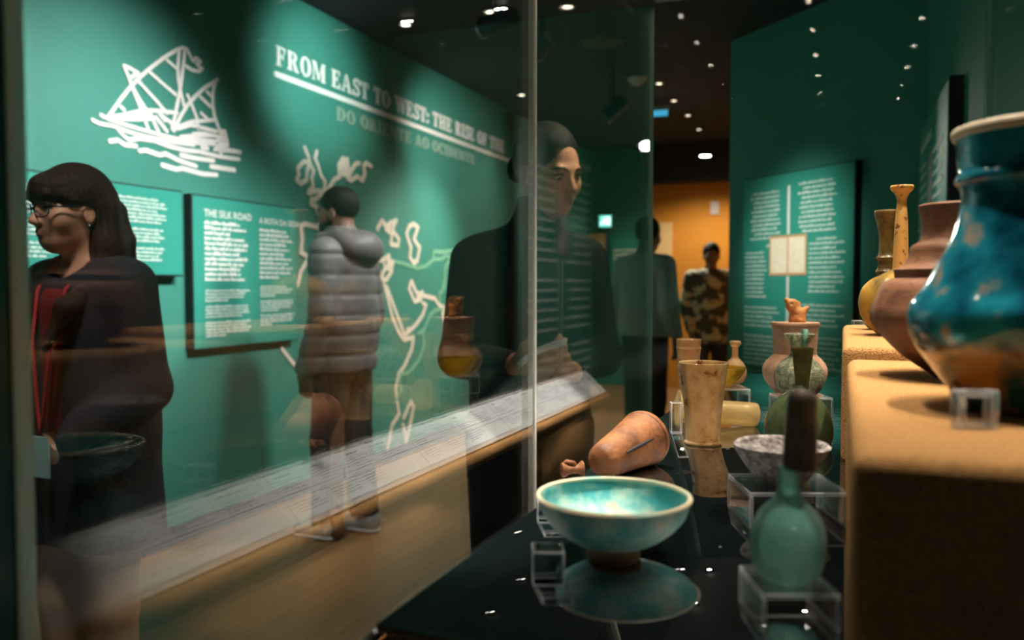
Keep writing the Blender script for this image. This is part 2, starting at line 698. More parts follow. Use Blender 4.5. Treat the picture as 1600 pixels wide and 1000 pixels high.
def wall_drawing(root, strokes, ox, oy, sc, m, wpx, name):
    bx, bz = root.location.y, root.location.z
    for st in strokes:
        pts = []
        for x, y in st:
            p = wall_pt(ox + x / sc, oy + y / sc)
            pts.append((p[0] - bx, p[1] - bz))
        dd = depth((XW, pts[0][0] + bx, pts[0][1] + bz))
        NSTROKE[0] += 1
        link(name, flat_me(name, stroke_polys(pts, wpx * dd / F), 0.0025 + (NSTROKE[0] % 9) * 0.0003), m, root)


def dashes(a, b, n):
    out = []
    for i in range(n):
        t0 = (i + 0.12) / n
        t1 = (i + 0.70) / n
        out.append([(a[0] + (b[0] - a[0]) * t0, a[1] + (b[1] - a[1]) * t0), (a[0] + (b[0] - a[0]) * t1, a[1] + (b[1] - a[1]) * t1)])
    return out


sp = wall_pt(260, 270)
ship = tag(empty('ship_drawing', (XW + 0.001, sp[0], sp[1])), 'white line drawing of a lateen sailing ship on waves', 'wall drawing')
ship.rotation_euler = (0, 0, RW)
SHIP_RIG = [
    [(170, 565), (250, 450), (335, 340), (400, 275), (480, 205), (580, 130), (650, 88), (702, 65)],
    [(702, 65), (735, 80), (755, 120), (775, 160), (800, 140), (830, 165), (800, 185), (840, 215), (815, 235), (770, 225), (728, 200)],
    [(676, 95), (668, 200), (672, 300), (690, 390), (712, 480)], [(716, 95), (705, 210), (690, 320)],
    [(690, 320), (668, 450), (640, 580), (625, 640)],
    [(285, 195), (315, 270), (340, 340), (380, 440), (420, 545), (455, 640)], [(285, 195), (330, 215), (385, 245)], [(330, 280), (385, 245)],
    [(350, 350), (400, 440), (440, 500)],
    [(640, 655), (690, 550), (740, 470), (800, 405), (860, 350), (952, 292)], [(935, 310), (918, 380), (915, 470), (930, 560), (960, 640), (985, 690)],
    [(738, 405), (770, 480), (800, 560), (815, 640)], [(650, 640), (720, 610), (780, 590), (850, 585), (920, 580)],
    [(670, 640), (760, 615), (860, 640), (940, 660)],
]
SHIP_HULL = [
    [(60, 580), (110, 605), (200, 620), (320, 665), (450, 700), (600, 730), (780, 760)],
    [(120, 545), (180, 575), (280, 610), (400, 645), (560, 690), (700, 720), (820, 735)],
    [(180, 560), (280, 545), (380, 520), (480, 512), (580, 520), (660, 530)],
    [(250, 570), (380, 575), (480, 570)], [(330, 545), (480, 550)], [(470, 520), (500, 600), (530, 660)], [(510, 560), (560, 620), (590, 660)],
    [(540, 540), (620, 600), (640, 640)],
    [(240, 640), (280, 690), (330, 725)], [(690, 700), (800, 690), (900, 690), (990, 700)], [(720, 715), (830, 722), (940, 730)],
    [(960, 660), (1000, 660), (1015, 720), (1020, 760), (940, 775)], [(990, 665), (1005, 730), (960, 760), (930, 790), (1000, 770)],
    [(780, 680), (850, 675), (930, 690), (1000, 720)], [(975, 760), (975, 820)], [(700, 740), (860, 745), (930, 750)], [(950, 700), (975, 780)],
]
SHIP_SEA = [
    [(185, 730), (240, 722), (290, 755), (370, 765)], [(325, 720), (400, 710), (500, 725), (600, 765), (720, 795), (820, 805), (960, 840), (1100, 858)],
    [(395, 800), (440, 795), (540, 830), (580, 820), (680, 870), (795, 908)], [(690, 830), (780, 850), (920, 868)],
    [(560, 900), (660, 930), (700, 922), (840, 962), (945, 970)], [(905, 910), (960, 918), (1070, 935)], [(960, 795), (1030, 795), (1110, 808)],
    [(840, 775), (880, 780)],
]
SHIP_DASH = (dashes((590, 155), (660, 215), 3) + dashes((465, 240), (660, 405), 6) + dashes((390, 305), (600, 540), 7)
             + dashes((875, 380), (905, 410), 2) + dashes((825, 415), (905, 490), 3) + dashes((830, 530), (880, 575), 2)
             + dashes((260, 480), (300, 520), 1) + dashes((540, 540), (580, 590), 2))
wall_drawing(ship, SHIP_RIG, 130, 60, 4.546, WHITE, 6.4, 'sail_line')
wall_drawing(ship, SHIP_HULL, 130, 60, 4.546, WHITE, 6.4, 'hull_line')
wall_drawing(ship, SHIP_SEA, 130, 60, 4.546, WHITE, 7.6, 'wave_line')
wall_drawing(ship, SHIP_DASH, 130, 60, 4.546, WHITE, 6.0, 'seam_dash')

mp0 = wall_pt(600, 640)
wmap = tag(empty('route_map', (XW + 0.001, mp0[0], mp0[1])), 'cream outline map of coasts from Europe to India on green wall', 'map')
wmap.rotation_euler = (0, 0, RW)
COAST_A = [
    [(175, 42), (195, 90), (205, 140), (228, 180), (215, 230), (225, 275), (195, 315), (250, 300), (290, 305), (297, 245), (270, 205), (255, 150), (235, 105), (247, 65)],
    [(205, 130), (170, 125), (132, 165), (140, 205), (125, 235), (150, 258), (185, 235), (188, 180), (205, 130)],
    [(300, 310), (330, 270), (350, 235), (385, 215), (378, 150), (405, 105), (420, 160), (400, 200), (440, 210), (455, 180), (480, 140), (500, 135)],
    [(385, 170), (430, 110), (440, 190), (410, 190)],
    [(430, 225), (450, 240), (490, 215), (520, 240), (535, 200), (530, 150), (545, 135), (575, 155)],
    [(300, 310), (260, 330), (235, 355), (215, 350), (212, 380), (240, 395), (262, 450), (255, 520), (180, 500), (150, 510), (158, 590), (150, 670), (195, 700), (240, 680), (270, 640), (295, 575)],
    [(195, 700), (210, 725), (265, 730)], [(195, 710), (150, 790), (135, 860), (112, 893)],
    [(610, 530), (640, 480), (665, 510), (725, 478), (700, 535), (740, 590), (735, 630), (690, 620), (700, 560), (660, 530)],
    [(690, 490), (680, 540), (650, 500)],
    [(830, 500), (855, 520), (840, 565), (830, 590), (865, 640), (850, 720), (830, 735), (805, 700), (812, 640), (785, 560), (800, 515), (830, 500)],
    [(615, 720), (650, 715), (680, 690), (690, 740), (660, 770), (650, 740)], [(690, 730), (712, 728)], [(700, 740), (695, 785), (665, 835), (630, 830), (650, 780)],
    [(680, 700), (670, 760), (690, 780)],
]
COAST_B = [
    [(605, 15), (625, 90), (650, 190), (680, 270), (715, 325), (770, 310), (760, 380), (720, 470), (685, 520), (670, 600), (680, 680), (690, 740), (650, 800), (625, 930)],
    [(620, 30), (650, 110), (680, 190), (705, 260), (720, 300), (780, 245), (820, 190), (840, 130), (820, 120)],
    [(755, 0), (745, 40), (775, 110), (810, 100), (820, 60), (790, 90)],
    [(760, 0), (785, 60), (815, 75), (890, 95), (910, 130), (945, 150), (930, 180), (945, 240), (965, 310), (990, 355), (985, 290), (990, 215)],
    [(715, 760), (755, 670), (770, 700), (750, 800), (730, 890), (710, 800)],
    [(735, 270), (745, 265)], [(35, 375), (85, 440), (150, 515)],
]
ROUTE_A = [[(715, 725), (760, 735), (850, 765), (900, 755), (950, 712), (1000, 710), (1020, 690), (1060, 700)], [(945, 700), (950, 665), (1010, 668), (1090, 655)],
           [(1055, 700), (1020, 760), (1015, 880), (985, 920), (990, 990)], [(625, 870), (645, 950)]]
ROUTE_B = [[(795, 290), (830, 270), (860, 190), (890, 160), (935, 150)], [(820, 285), (830, 350), (800, 440), (740, 510), (690, 520)],
           [(690, 530), (700, 600), (670, 670)], [(580, 0), (600, 100)], [(930, 60), (940, 0)]]
wall_drawing(wmap, COAST_A, 430, 220, 3.845, MAPW, 7.4, 'coastline')
wall_drawing(wmap, COAST_B, 430, 440, 3.572, MAPW, 7.2, 'coastline')
wall_drawing(wmap, ROUTE_A, 430, 220, 3.845, ROUTE, 6.0, 'trade_route')
wall_drawing(wmap, ROUTE_B, 430, 440, 3.572, ROUTE, 6.0, 'trade_route')

# ------------------------------------------------------------------ text panels


def text_rows(lines, seed, th=0.0008):
    """rows of word-like groups of letter-sized bars: (x0, x1, z, h)"""
    rnd = random.Random(seed)
    polys = []
    for x0, x1, z, h in lines:
        x = x0
        while x < x1 - h * 0.4:
            n = rnd.randint(2, 8)
            for k in range(n):
                w = h * rnd.choice((0.32, 0.5, 0.5, 0.55, 0.7))
                if x + w > x1:
                    break
                hh = h * rnd.choice((0.62, 0.62, 0.66, 0.95))
                polys.append(R_(x, z, x + w, z + hh))
                x += w + h * 0.10
            x += h * 0.34
    return flat_me('printed_text', polys, th)


def font_me(text, size):
    cu = bpy.data.curves.new('heading', 'FONT')
    cu.body = text
    cu.size = size
    cu.offset = size * 0.012
    o = bpy.data.objects.new('heading', cu)
    COL.objects.link(o)
    dg = bpy.context.evaluated_depsgraph_get()
    me = bpy.data.meshes.new_from_object(o.evaluated_get(dg))
    bpy.data.objects.remove(o)
    for v in me.vertices:
        v.co = Vector((v.co.x, -0.001, v.co.y))
    return me


def text_panel(name, base, rz, w, z0, z1, label, th=0.05, frame=0.008):
    """base: wall point at the panel's left end (seen by the viewer); local x right, y into the wall"""
    r = tag(empty(name, (base[0], base[1], z0), rz), label, 'text panel')
    H = z1 - z0
    box('board', 0, w, -th, -0.001, 0, H, BLACK, r, 0.002, 1)
    box('face', frame, w - frame, -th - 0.003, -th, frame, H - frame, PANEL, r)
    return r, -th - 0.0032


def put(root, me, m, name, y):
    o = link(name, me, m, root)
    if name.endswith('_text'):
        o['kind'] = 'stuff'          # words too small to pick apart
    o.location.y = y
    return o


# the two-column panel beside the map
pa = wall_pt(290, 303)
zt = pa[1]
ya, yb = wall_pt(286, 300)[0], wall_pt(452, 320)[0]
zb = wall_pt(286, 548)[1]
pr, py_ = text_panel('silk_road_panel', (XW, ya), RW, yb - ya, zb, zt, 'framed green panel with two columns of white text beside the map')
w, H = yb - ya, zt - zb
hm = font_me('THE SILK ROAD', 0.052)
o = put(pr, hm, WHITE, 'heading', py_)
o.location.x, o.location.z = 0.10 * w, 0.865 * H
o = put(pr, font_me('A ROTA DA SEDA', 0.046), WHITE, 'heading', py_)
o.location.x, o.location.z = 0.60 * w, 0.855 * H
rows = []
ends1 = [.42, .47, .33, .46, .50, .48, .41, .48, .45, .41, .43, .45]
for i, e in enumerate(ends1):
    rows.append((0.10 * w, e * w, (0.815 - i * 0.0335) * H, 0.0205))
ends2 = [.88, .90, .95, .88, .91, .86, .94, .90, .95, .93, .80]
for i, e in enumerate(ends2):
    rows.append((0.60 * w, e * w, (0.80 - i * 0.0335) * H, 0.0185))
put(pr, text_rows(rows, 3), WHITE, 'body_text', py_)
rows = []
for b0, ends in ((.375, [.50, .46, .44, .30]), (.27, [.48, .49, .49, .43]), (.165, [.50, .47, .50, .49, .28])):
    for i, e in enumerate(ends):
        rows.append((0.10 * w, e * w, (b0 - i * 0.0215) * H, 0.0135))
for b0, ends in ((.40, [.87, .94, .93, .76]), (.295, [.95, .94, .92, .78]), (.195, [.96, .94, .93, .72])):
    for i, e in enumerate(ends):
        rows.append((0.60 * w, e * w, (b0 - i * 0.0215) * H, 0.0135))
put(pr, text_rows(rows, 4), mat('vinyl_small', (0.66, 0.78, 0.72), 0.6), 'caption_text', py_)

# the wide panel behind the woman with eyeglasses
yc0, yc1 = wall_pt(-60, 250)[0], wall_pt(270, 298)[0]
zt2, zb2 = wall_pt(268, 299)[1], wall_pt(268, 432)[1]
pr, py_ = text_panel('caravan_panel', (XW, yc0), RW, yc1 - yc0, zb2, zt2, 'wide framed green panel of small text behind woman with eyeglasses', th=0.06)
w, H = yc1 - yc0, zt2 - zb2
rows = []
for c0, c1, sd in ((.06, .33, 0), (.38, .62, 1), (.62, .90, 2)):
    rnd = random.Random(20 + sd)
    for i in range(17):
        if i in (7, 12):
            continue
        rows.append((c0 * w, (c1 - rnd.random() * 0.05) * w, (0.84 - i * 0.042) * H, 0.0125))
put(pr, text_rows(rows, 5), MATS['vinyl_small'], 'caption_text', py_)

# the panel on the angled wall
AD = (P2 - P1).normalized()
arz = math.atan2(AD.y, AD.x)


def on_wall(px, py, a, dirv):
    """intersect pixel ray with the vertical plane through a along dirv"""
    n = Vector((-dirv.y, dirv.x, 0))
    r = ray(px, py)
    return CAM + r * ((a - CAM).dot(n) / r.dot(n))


q0 = on_wall(1170, 284, P1, AD)
q1 = on_wall(1348, 250, P1, AD)
zt3, zb3 = q1.z, on_wall(1290, 588, P1, AD).z
pr, py_ = text_panel('quotation_panel', q0, arz, (q1 - q0).length, zb3, zt3, 'green panel on angled wall with a cream open book and centre line', th=0.05)
w, H = (q1 - q0).xy.length, zt3 - zb3
for a_, b_ in ((.30, .50), (.655, .94)):
    pass
for z0_, z1_ in ((.69, .93), (.20, .48)):
    put(pr, flat_me('centre_line', [R_(.445 * w, z0_ * H, .465 * w, z1_ * H)], 0.001), WHITE, 'centre_line', py_)
bk = put(pr, flat_me('book_picture', [R_(.285 * w, .485 * H, .452 * w, .685 * H), R_(.458 * w, .485 * H, .62 * w, .685 * H)], 0.003), CREAM, 'book_picture', py_)
put(bk, flat_me('page_border', [R_(x0 * w, z0 * H, x1 * w, z1 * H) for x0, z0, x1, z1 in
    ((.285, .485, .62, .497), (.285, .673, .62, .685), (.285, .485, .297, .685), (.608, .485, .62, .685), (.449, .485, .461, .685))], 0.001), TAN, 'page_border', -0.0032)
rows = []
rnd = random.Random(9)
for i in range(11):
    ind = rnd.random() * 0.05
    rows.append(((.085 + ind) * w, (.39 - rnd.random() * .04) * w, (.905 - i * .0232) * H, .0165))
    rows.append(((.535 + rnd.random() * .05) * w, (.865 - rnd.random() * .04) * w, (.925 - i * .0232) * H, .0165))
rows += [(.25 * w, .39 * w, .632 * H, .0165), (.70 * w, .88 * w, .652 * H, .0165)]
for i in range(11):
    rows.append((.04 * w, (.26 - rnd.random() * .05) * w, (.60 - i * .0228) * H, .015))
    rows.append((.64 * w, (.94 - rnd.random() * .08) * w, (.63 - i * .0228) * H, .015))
for i in range(5):
    rows.append((.04 * w, (.41 - rnd.random() * .09) * w, (.315 - i * .0238) * H, .015))
    rows.append((.50 * w, (.94 - rnd.random() * .08) * w, (.335 - i * .0238) * H, .015))
for i in range(7):
    rows.append((.04 * w, (.41 - rnd.random() * .06) * w, (.165 - i * .0238) * H, .015))
    rows.append((.50 * w, (.94 - rnd.random() * .08) * w, (.18 - i * .0238) * H, .015))
put(pr, text_rows(rows, 11), MATS['vinyl_small'], 'body_text', py_)

# the panel on the right wall (seen at a flat angle)
ra, rb = on_x(1437, 300, XR - 0.05), on_x(1484, 118, XR - 0.05)
zt4 = rb.z
pr, py_ = text_panel('portrait_panel', (XR, ra.y), -math.pi / 2, ra.y - rb.y, 0.62, zt4, 'tall green panel on side wall with a small grey portrait picture', th=0.05)
w, H = ra.y - rb.y, zt4 - 0.62
rows = [(.06 * w, .50 * w, .915 * H, .045)]
for i in range(24):
    if i < 9:
        rows.append((.06 * w, (.36 - rnd.random() * .05) * w, (.855 - i * .034) * H, .019))
        rows.append((.58 * w, (.94 - rnd.random() * .1) * w, (.855 - i * .034) * H, .019))
    elif i not in (10, 17):
        rows.append((.06 * w, (.46 - rnd.random() * .1) * w, (.855 - i * .034) * H, .019))
        rows.append((.54 * w, (.94 - rnd.random() * .1) * w, (.855 - i * .034) * H, .019))
put(pr, text_rows(rows, 13), WHITE, 'body_text', py_)
put(pr, flat_me('portrait_picture', [R_(.40 * w, .58 * H, .54 * w, .87 * H)], 0.002), mat('grey_print', (0.30, 0.26, 0.28), 0.6, col2=(0.55, 0.5, 0.5), scale=14), 'portrait_picture', py_)
put(pr, flat_me('centre_line', [R_(.48 * w, .06 * H, .495 * w, .56 * H)], 0.001), WHITE, 'centre_line', py_)

# far wall: picture, small text board and exit sign
fp = lambda px, py: on_wall(px, py, Vector((0, YB, 0)), Vector((1, 0, 0)))
a, b = fp(918, 440), fp(950, 362)
pc = tag(empty('framed_picture', (a.x, YB, a.z)), 'ochre picture in a thin dark frame on the far green wall', 'picture')
box('frame', 0, b.x - a.x, -0.04, 0, 0, b.z - a.z, BLACK, pc, 0.004, 1)
box('print', 0.02, b.x - a.x - 0.02, -0.043, -0.04, 0.02, b.z - a.z - 0.02, mat('ochre_print', (0.55, 0.36, 0.14), 0.6, col2=(0.7, 0.5, 0.25), scale=6), pc)
a, b = fp(955, 480), fp(1005, 372)
pc = tag(empty('far_text_board', (a.x, YB, a.z)), 'pale green text board on the far wall beside the ochre picture', 'text panel')
box('board', 0, b.x - a.x, -0.03, 0, 0, b.z - a.z, PANEL, pc, 0.003, 1)
me = text_rows([(0.04, (b.x - a.x) * 0.9, 0.06 + i * 0.055, 0.035) for i in range(13)], 31)
o = tag(link('caption_text', me, WHITE, pc), kind='stuff')
o.location.y = -0.031
a = fp(948, 348)
ex = tag(empty('exit_sign', (a.x, YB - 0.06, a.z - 0.07)), 'small lit blue-green exit sign on the far green wall', 'exit sign')
box('housing', -0.09, 0.09, 0.0, 0.06, 0, 0.17, GREYM, ex, 0.008, 2)
box('light_face', -0.078, 0.078, -0.004, 0.0, 0.012, 0.158, EXITM, ex)
link('pictogram', flat_me('pictogram', stroke_polys([(-.05, .05), (-.01, .09), (.0, .13)], .022) + stroke_polys([(-.01, .09), (.03, .05)], .02) + [R_(.035, .04, .06, .14)], 0.002), EXITW, ex).location.y = -0.0042
o = tag(box('wall_notice', fp(1036, 345).x - 0.25, fp(1036, 345).x + 0.12, YB - 0.03, YB, fp(1036, 470).z, fp(1036, 348).z, mat('pale_notice', (0.55, 0.36, 0.18), 0.7)),
        'tall pale notice sheet on the ochre far wall', 'notice')
o = tag(box('paper_sign', fp(1117, 330).x - 0.05, fp(1117, 330).x + 0.05, YB - 0.02, YB, fp(1117, 335).z, fp(1117, 315).z, mat('grey_notice', (0.45, 0.40, 0.42), 0.7)),
        'tiny grey paper sign high on the ochre far wall', 'sign')

# ------------------------------------------------------------------ ceiling: spotlights on tracks, downlights, detectors


def disc_me(name, r, seg=20, z=0.0):
    return pydata(name, [(r * math.cos(2 * math.pi * k / seg), r * math.sin(2 * math.pi * k / seg), z) for k in range(seg)], [tuple(range(seg))[::-1]])


def gallery_spot(loc, target, power, ang, blend, col, where):
    r = tag(empty('track_spotlight_offscreen', loc), where, 'spotlight', 'ceiling spotlights aimed at the green wall')
    q = (Vector(target) - Vector(loc)).to_track_quat('-Z', 'Y')
    can = link('lamp_head', lathe_me('lamp_head', [(0, .10), (.035, .10), (.042, .09), (.042, -.06), (.038, -.06), (.034, -.02), (0, -.02)], 24), METAL, r)
    can.rotation_mode = 'QUATERNION'
    can.rotation_quaternion = q
    lens = link('lens', disc_me('lens', .034, z=-.025), LED_S, can)
    up = ZC - loc[2]
    box('bracket', -0.008, 0.008, -0.008, 0.008, 0.0, up - 0.03, METAL, r)
    box('track_adapter', -0.02, 0.02, -0.06, 0.06, up - 0.03, up, METAL, r, 0.004, 1)
    s = spot('spot_beam_offscreen', Vector(loc) + (q @ Vector((0, 0, -0.07))), target, power, ang, blend, col, 0.13)
    return r


for i, g in enumerate(GALLERY):
    gallery_spot(*g, ['black ceiling spotlight aimed at the ship drawing', 'black ceiling spotlight aimed at the silk road panel'][i])
# light on the right-hand panels
for loc, tg, pw, an, bl, co, lb in (
        ((-1.35, 3.7, 2.86), (q0 + q1) / 2 + Vector((0.0, 0, -0.50)), 300, 27, 1.0, (1, 0.95, 0.85), 'black ceiling spotlight aimed at the quotation panel'),
        ((-0.75, 2.75, 2.86), (XR, 4.0, 1.25), 55, 30, 1.0, (1, 0.95, 0.85), 'black ceiling spotlight aimed at the portrait panel')):
    gallery_spot(loc, tg, pw, an, bl, co, lb)
for loc, tg, pw, lb in (((-1.3, 0.9, 2.86), (-1.9, 1.7, 1.3), 80, 'added unseen spotlight brightening the woman with eyeglasses'),
                        ((-0.95, 2.3, 2.86), (-2.3, 3.6, 0.9), 70, 'added unseen spotlight brightening the man in the puffer jacket')):
    gallery_spot(loc, tg, pw, 62, 1.0, (1, 0.93, 0.85), lb)  # unseen fixtures added to brighten the visitors in the aisle
if True:
    tr = tag(box('ceiling_track', -1.27, -1.23, 2.6, 5.2, ZC - 0.03, ZC, METAL), 'black lighting track on the ceiling along the wall', 'lighting track')

for i, (px, py, r, where) in enumerate(((634, 38, .045, 'above the title wall'), (767, 18, .045, 'beside the lighting track'), (815, 148, .04, 'above the woman in black'),
                                 (887, 10, .05, 'with a matt rim over the case'), (1030, 130, .035, 'first of a faint row over the passage'), (1053, 157, .035, 'second of a faint row over the passage'),
                                 (1075, 180, .035, 'third of a faint row over the passage'), (1092, 202, .035, 'last of a faint row over the passage'))):
    p = on_z(px, py, ZC)
    e = tag(empty('recessed_downlight', p), 'small round ceiling downlight ' + where, 'downlight', 'ceiling downlights')
    link('trim_ring', lathe_me('trim_ring', [(r * .7, 0), (r * .7, -.006), (r, -.006), (r * 1.05, 0)], 24), GREYM, e)
    link('lens', disc_me('lens', r * .68, z=-.002), LED_D if i < 3 else LED_S, e)
    if i < 3:
        spot('downlight_beam', p + Vector((0, 0, -.02)), p + Vector((0, 0, -2)), 34, 84, 0.9, (1, 0.84, 0.66), 0.04)
p = on_z(940, 66, ZC)
sd = tag(empty('ceiling_speaker', p), 'flat brown round speaker grille on the black ceiling', 'speaker')
link('grille', lathe_me('grille', [(0, -.012), (.14, -.012), (.16, 0)], 36), mat('brown_grille', (0.10, 0.075, 0.04), 0.8), sd)
p = on_z(996, 122, ZC)
sd = tag(empty('smoke_detector', p), 'white domed smoke detector on the black ceiling', 'smoke detector')
link('base', lathe_me('base', [(0, -.02), (.075, -.02), (.08, 0)], 32), WHITE, sd)
link('dome', lathe_me('dome', [(0, -.065), (.03, -.06), (.05, -.045), (.055, -.02)], 32), WHITE, sd)
# track spotlights hanging under the ceiling, as the photograph shows them, and what each one lights
for px, py, dd, tg, pw, an, co, lb in (
        (775, 36, 4.4, (XW, 4.45, 2.55), 150, 58, (0.85, 1.0, 0.95), 'grey barrel spotlight hanging under the ceiling over the title'),
        (848, 72, 5.4, (XW, 6.35, 2.30), 190, 62, (1.0, 0.90, 0.82), 'dim barrel spotlight hanging beside the glass joint'),
        (958, 172, 6.5, (XW, 5.75, 1.15), 330, 66, (1.0, 0.96, 0.84), 'black barrel spotlight hanging over the woman in black')):
    p = at_depth(px, py, dd)
    r = tag(empty('hanging_spotlight', p), lb, 'spotlight')
    q = (Vector(tg) - p).to_track_quat('-Z', 'Y')
    h = link('barrel', lathe_me('barrel', [(0, .12), (.05, .12), (.055, .10), (.055, -.10), (.045, -.10), (.04, -.04), (0, -.04)], 24), METAL, r)
    h.rotation_mode = 'QUATERNION'
    h.rotation_quaternion = q
    link('rim', lathe_me('rim', [(.048, -.098), (.058, -.098), (.058, -.085), (.048, -.085), (.048, -.098)], 24), GREYM, h)
    link('lens', disc_me('lens', .040, z=-.045), LED_S, h)
    box('stem', -.012, .012, -.012, .012, 0, ZC - p.z, METAL, r)
    spot('hanging_beam', p + (q @ Vector((0, 0, -0.11))), tg, pw, an, 1.0, co, 0.13)
for px, py, dd, tg, pw, an, co, lb in (
        (1102, 243, 9.3, None, 190, 150, (1, 0.85, 0.62), 'bright round lamp glowing at the end of the passage'),
        (1010, 228, 8.6, (-1.35, 6.3, 0.2), 230, 90, (1, 0.90, 0.76), 'bright white oval lamp beside the far glass corner')):
    p = at_depth(px, py, dd)
    r = tag(empty('pendant_lamp', p), lb, 'lamp')
    h = link('lamp_disc', lathe_me('lamp_disc', [(0, -.01), (.055, -.008), (.062, 0.004), (.058, .02), (0, .022)], 28), LED_B, r)
    g = link('lamp_hood', lathe_me('lamp_hood', [(.066, -.005), (.07, .03), (.03, .06), (0, .062)], 28), METAL, r)
    tgt = Vector(tg) if tg else p + Vector((0, 0, -2))
    q = (tgt - p).to_track_quat('-Z', 'Y')
    for x in (h, g):
        x.rotation_mode = 'QUATERNION'
        x.rotation_quaternion = q
    box('stem', -.006, .006, -.006, .006, .03, ZC - p.z, METAL, r)
    spot('pendant_light', p + (q @ Vector((0, 0, -.03))), tgt, pw, an, 0.6, co, 0.05)
p = at_depth(1030, 173, 8.0)
r = tag(empty('cyan_sign', p), 'small lit cyan sign hanging under the ceiling', 'sign')
box('sign_face', -.08, .08, -.015, .015, -.05, .0, emit_mat('cyan_face', (0.05, 0.35, 0.55), 1.2), r)
box('sign_top', -.07, .09, -.02, .02, .002, .04, mat('sign_grey', (0.3, 0.3, 0.28), 0.5), r)
box('stem', -.005, .005, -.005, .005, .04, ZC - p.z, METAL, r)

# ------------------------------------------------------------------ the display case
case = tag(empty('display_case', ((XG + GX1) / 2, (GY0 + GY1) / 2, 0)), 'tall glass display case with black mirror deck and felt clad body', 'display case')
CO = -Vector(case.location)


def cpart(name, x0, x1, y0, y1, z0, z1, m, bev=0.0, parent=case, seg=2):
    o = box(name, x0, x1, y0, y1, z0, z1, m, parent, bev, seg)
    if parent == case:
        o.location = CO
    return o


XD = -0.305
DY0 = 0.504
TH = 0.010
YJ = 1.364
cpart('cabinet', XG, GX1, GY0, GY1, 0.0, 0.78, mat('cabinet_teal', (0.01, 0.05, 0.045), 0.5), 0.004)
cpart('inner_floor', XG + TH, GX1 - TH, GY0 + TH, GY1 - TH, 0.78, 0.80, BLACK)
ZB = 0.80
cpart('deck_body', XD + 0.01, GX1 - 0.012, DY0 + 0.004, GY1 - 0.012, ZB, ZD - 0.008, FELT, 0.004)
cpart('deck', XD, GX1 - 0.012, DY0, GY1 - 0.012, ZD - 0.008, ZD, DECK, 0.0015)
# glass
for (x0, x1, y0, y1) in ((XG, XG + TH, GY0, YJ - 0.002), (XG, XG + TH, YJ + 0.002, GY1 - TH), (XG + TH, GX1 - TH, GY0, GY0 + TH),
                         (XG, GX1, GY1 - TH, GY1), (GX1 - TH, GX1, GY0, GY1 - TH)):
    cpart('glass_pane', x0, x1, y0, y1, 0.78, ZT, GLASS)
cpart('glass_joint', XG - 0.001, XG + TH + 0.002, YJ - 0.0045, YJ + 0.0045, 0.78, ZT, SEAL)
cpart('corner_joint', XG - 0.001, XG + 0.009, GY1 - 0.008, GY1 + 0.001, 0.78, ZT, mat('green_edge', (0.22, 0.36, 0.30), 0.3))
cpart('corner_joint', XG - 0.002, XG + 0.002, GY0 - 0.003, GY0 + 0.011, 0.78, ZT, SEAL_W)
cpart('corner_joint', XG - 0.003, XG + 0.001, GY0 - 0.018, GY0 - 0.003, 0.78, ZT, mat('dark_green_edge', (0.02, 0.09, 0.07), 0.2))
cpart('corner_joint', GX1 - 0.004, GX1 + 0.001, GY1 - 0.004, GY1 + 0.001, 0.78, ZT, MATS['green_edge'])
# lighting hood with LED spots
cpart('light_hood', XG, GX1, GY0, GY1, ZT, ZT + 0.12, BLACK, 0.003)
led = disc_me('led_lens', 0.0085)
led.materials.append(LED)
ringm = lathe_me('led_ring', [(.012, 0), (.012, -.004), (.018, -.004), (.019, 0)], 20)
ringm.materials.append(METAL)
for cx in (-0.45, -0.10, 0.20):
    for cy in (0.78, 1.04, 1.32, 1.62, 1.92, 2.20):
        a = bpy.data.objects.new('led_ring', ringm)
        b = bpy.data.objects.new('led_lens', led)
        COL.objects.link(a)
        COL.objects.link(b)
        a.parent = case
        a.location = CO + Vector((cx, cy, ZT))
        b.parent = a
        b.location = (0, 0, -0.003)
        if cx < -0.2 and cy > 2.1:      # the last one is tilted towards the visitor at the glass
            spot('case_spot_offscreen', (cx, cy, ZT - 0.012), (-0.72, 2.05, 1.50), 48.0, 60, 0.8, (1, 0.80, 0.58), 0.012)
        elif cx < -0.2:
            spot('case_spot_offscreen', (cx, cy, ZT - 0.012), (-0.345, cy, EYE - 0.28), 125.0, 23, 0.7, (1, 0.90, 0.76), 0.012)
        elif cx < 0.1:
            spot('case_spot_offscreen', (cx, cy, ZT - 0.012), (cx, cy, ZD), 14.0, 74, 0.8, (1, 0.88, 0.72), 0.012)
        else:
            spot('case_spot_offscreen', (cx, cy, ZT - 0.012), (cx - 0.06, cy, ZD), 32.0, 56, 0.8, (1, 0.86, 0.68), 0.012)
# label rail on the visitor side, below the deck edge
LA, LB_ = (-0.308, EYE - 0.250), (-0.370, EYE - 0.308)
rail = link('label_rail', pydata('label_rail', [], []), None, case)
rail.location = CO
RY0, RY1 = DY0 + 0.004, GY1 - 0.02


def prism(name, prof, y0, y1, m, parent):
    n = len(prof)
    v = [(x, y0, z) for x, z in prof] + [(x, y1, z) for x, z in prof]
    f = [tuple(range(n)), tuple(range(n, 2 * n))[::-1]] + [(i, i + n, (i + 1) % n + n, (i + 1) % n) for i in range(n)]
    me = pydata(name, v, f)
    bm = bmesh.new()
    bm.from_mesh(me)
    bmesh.ops.recalc_face_normals(bm, faces=bm.faces)
    bm.to_mesh(me)
    bm.free()
    return link(name, me, m, parent)


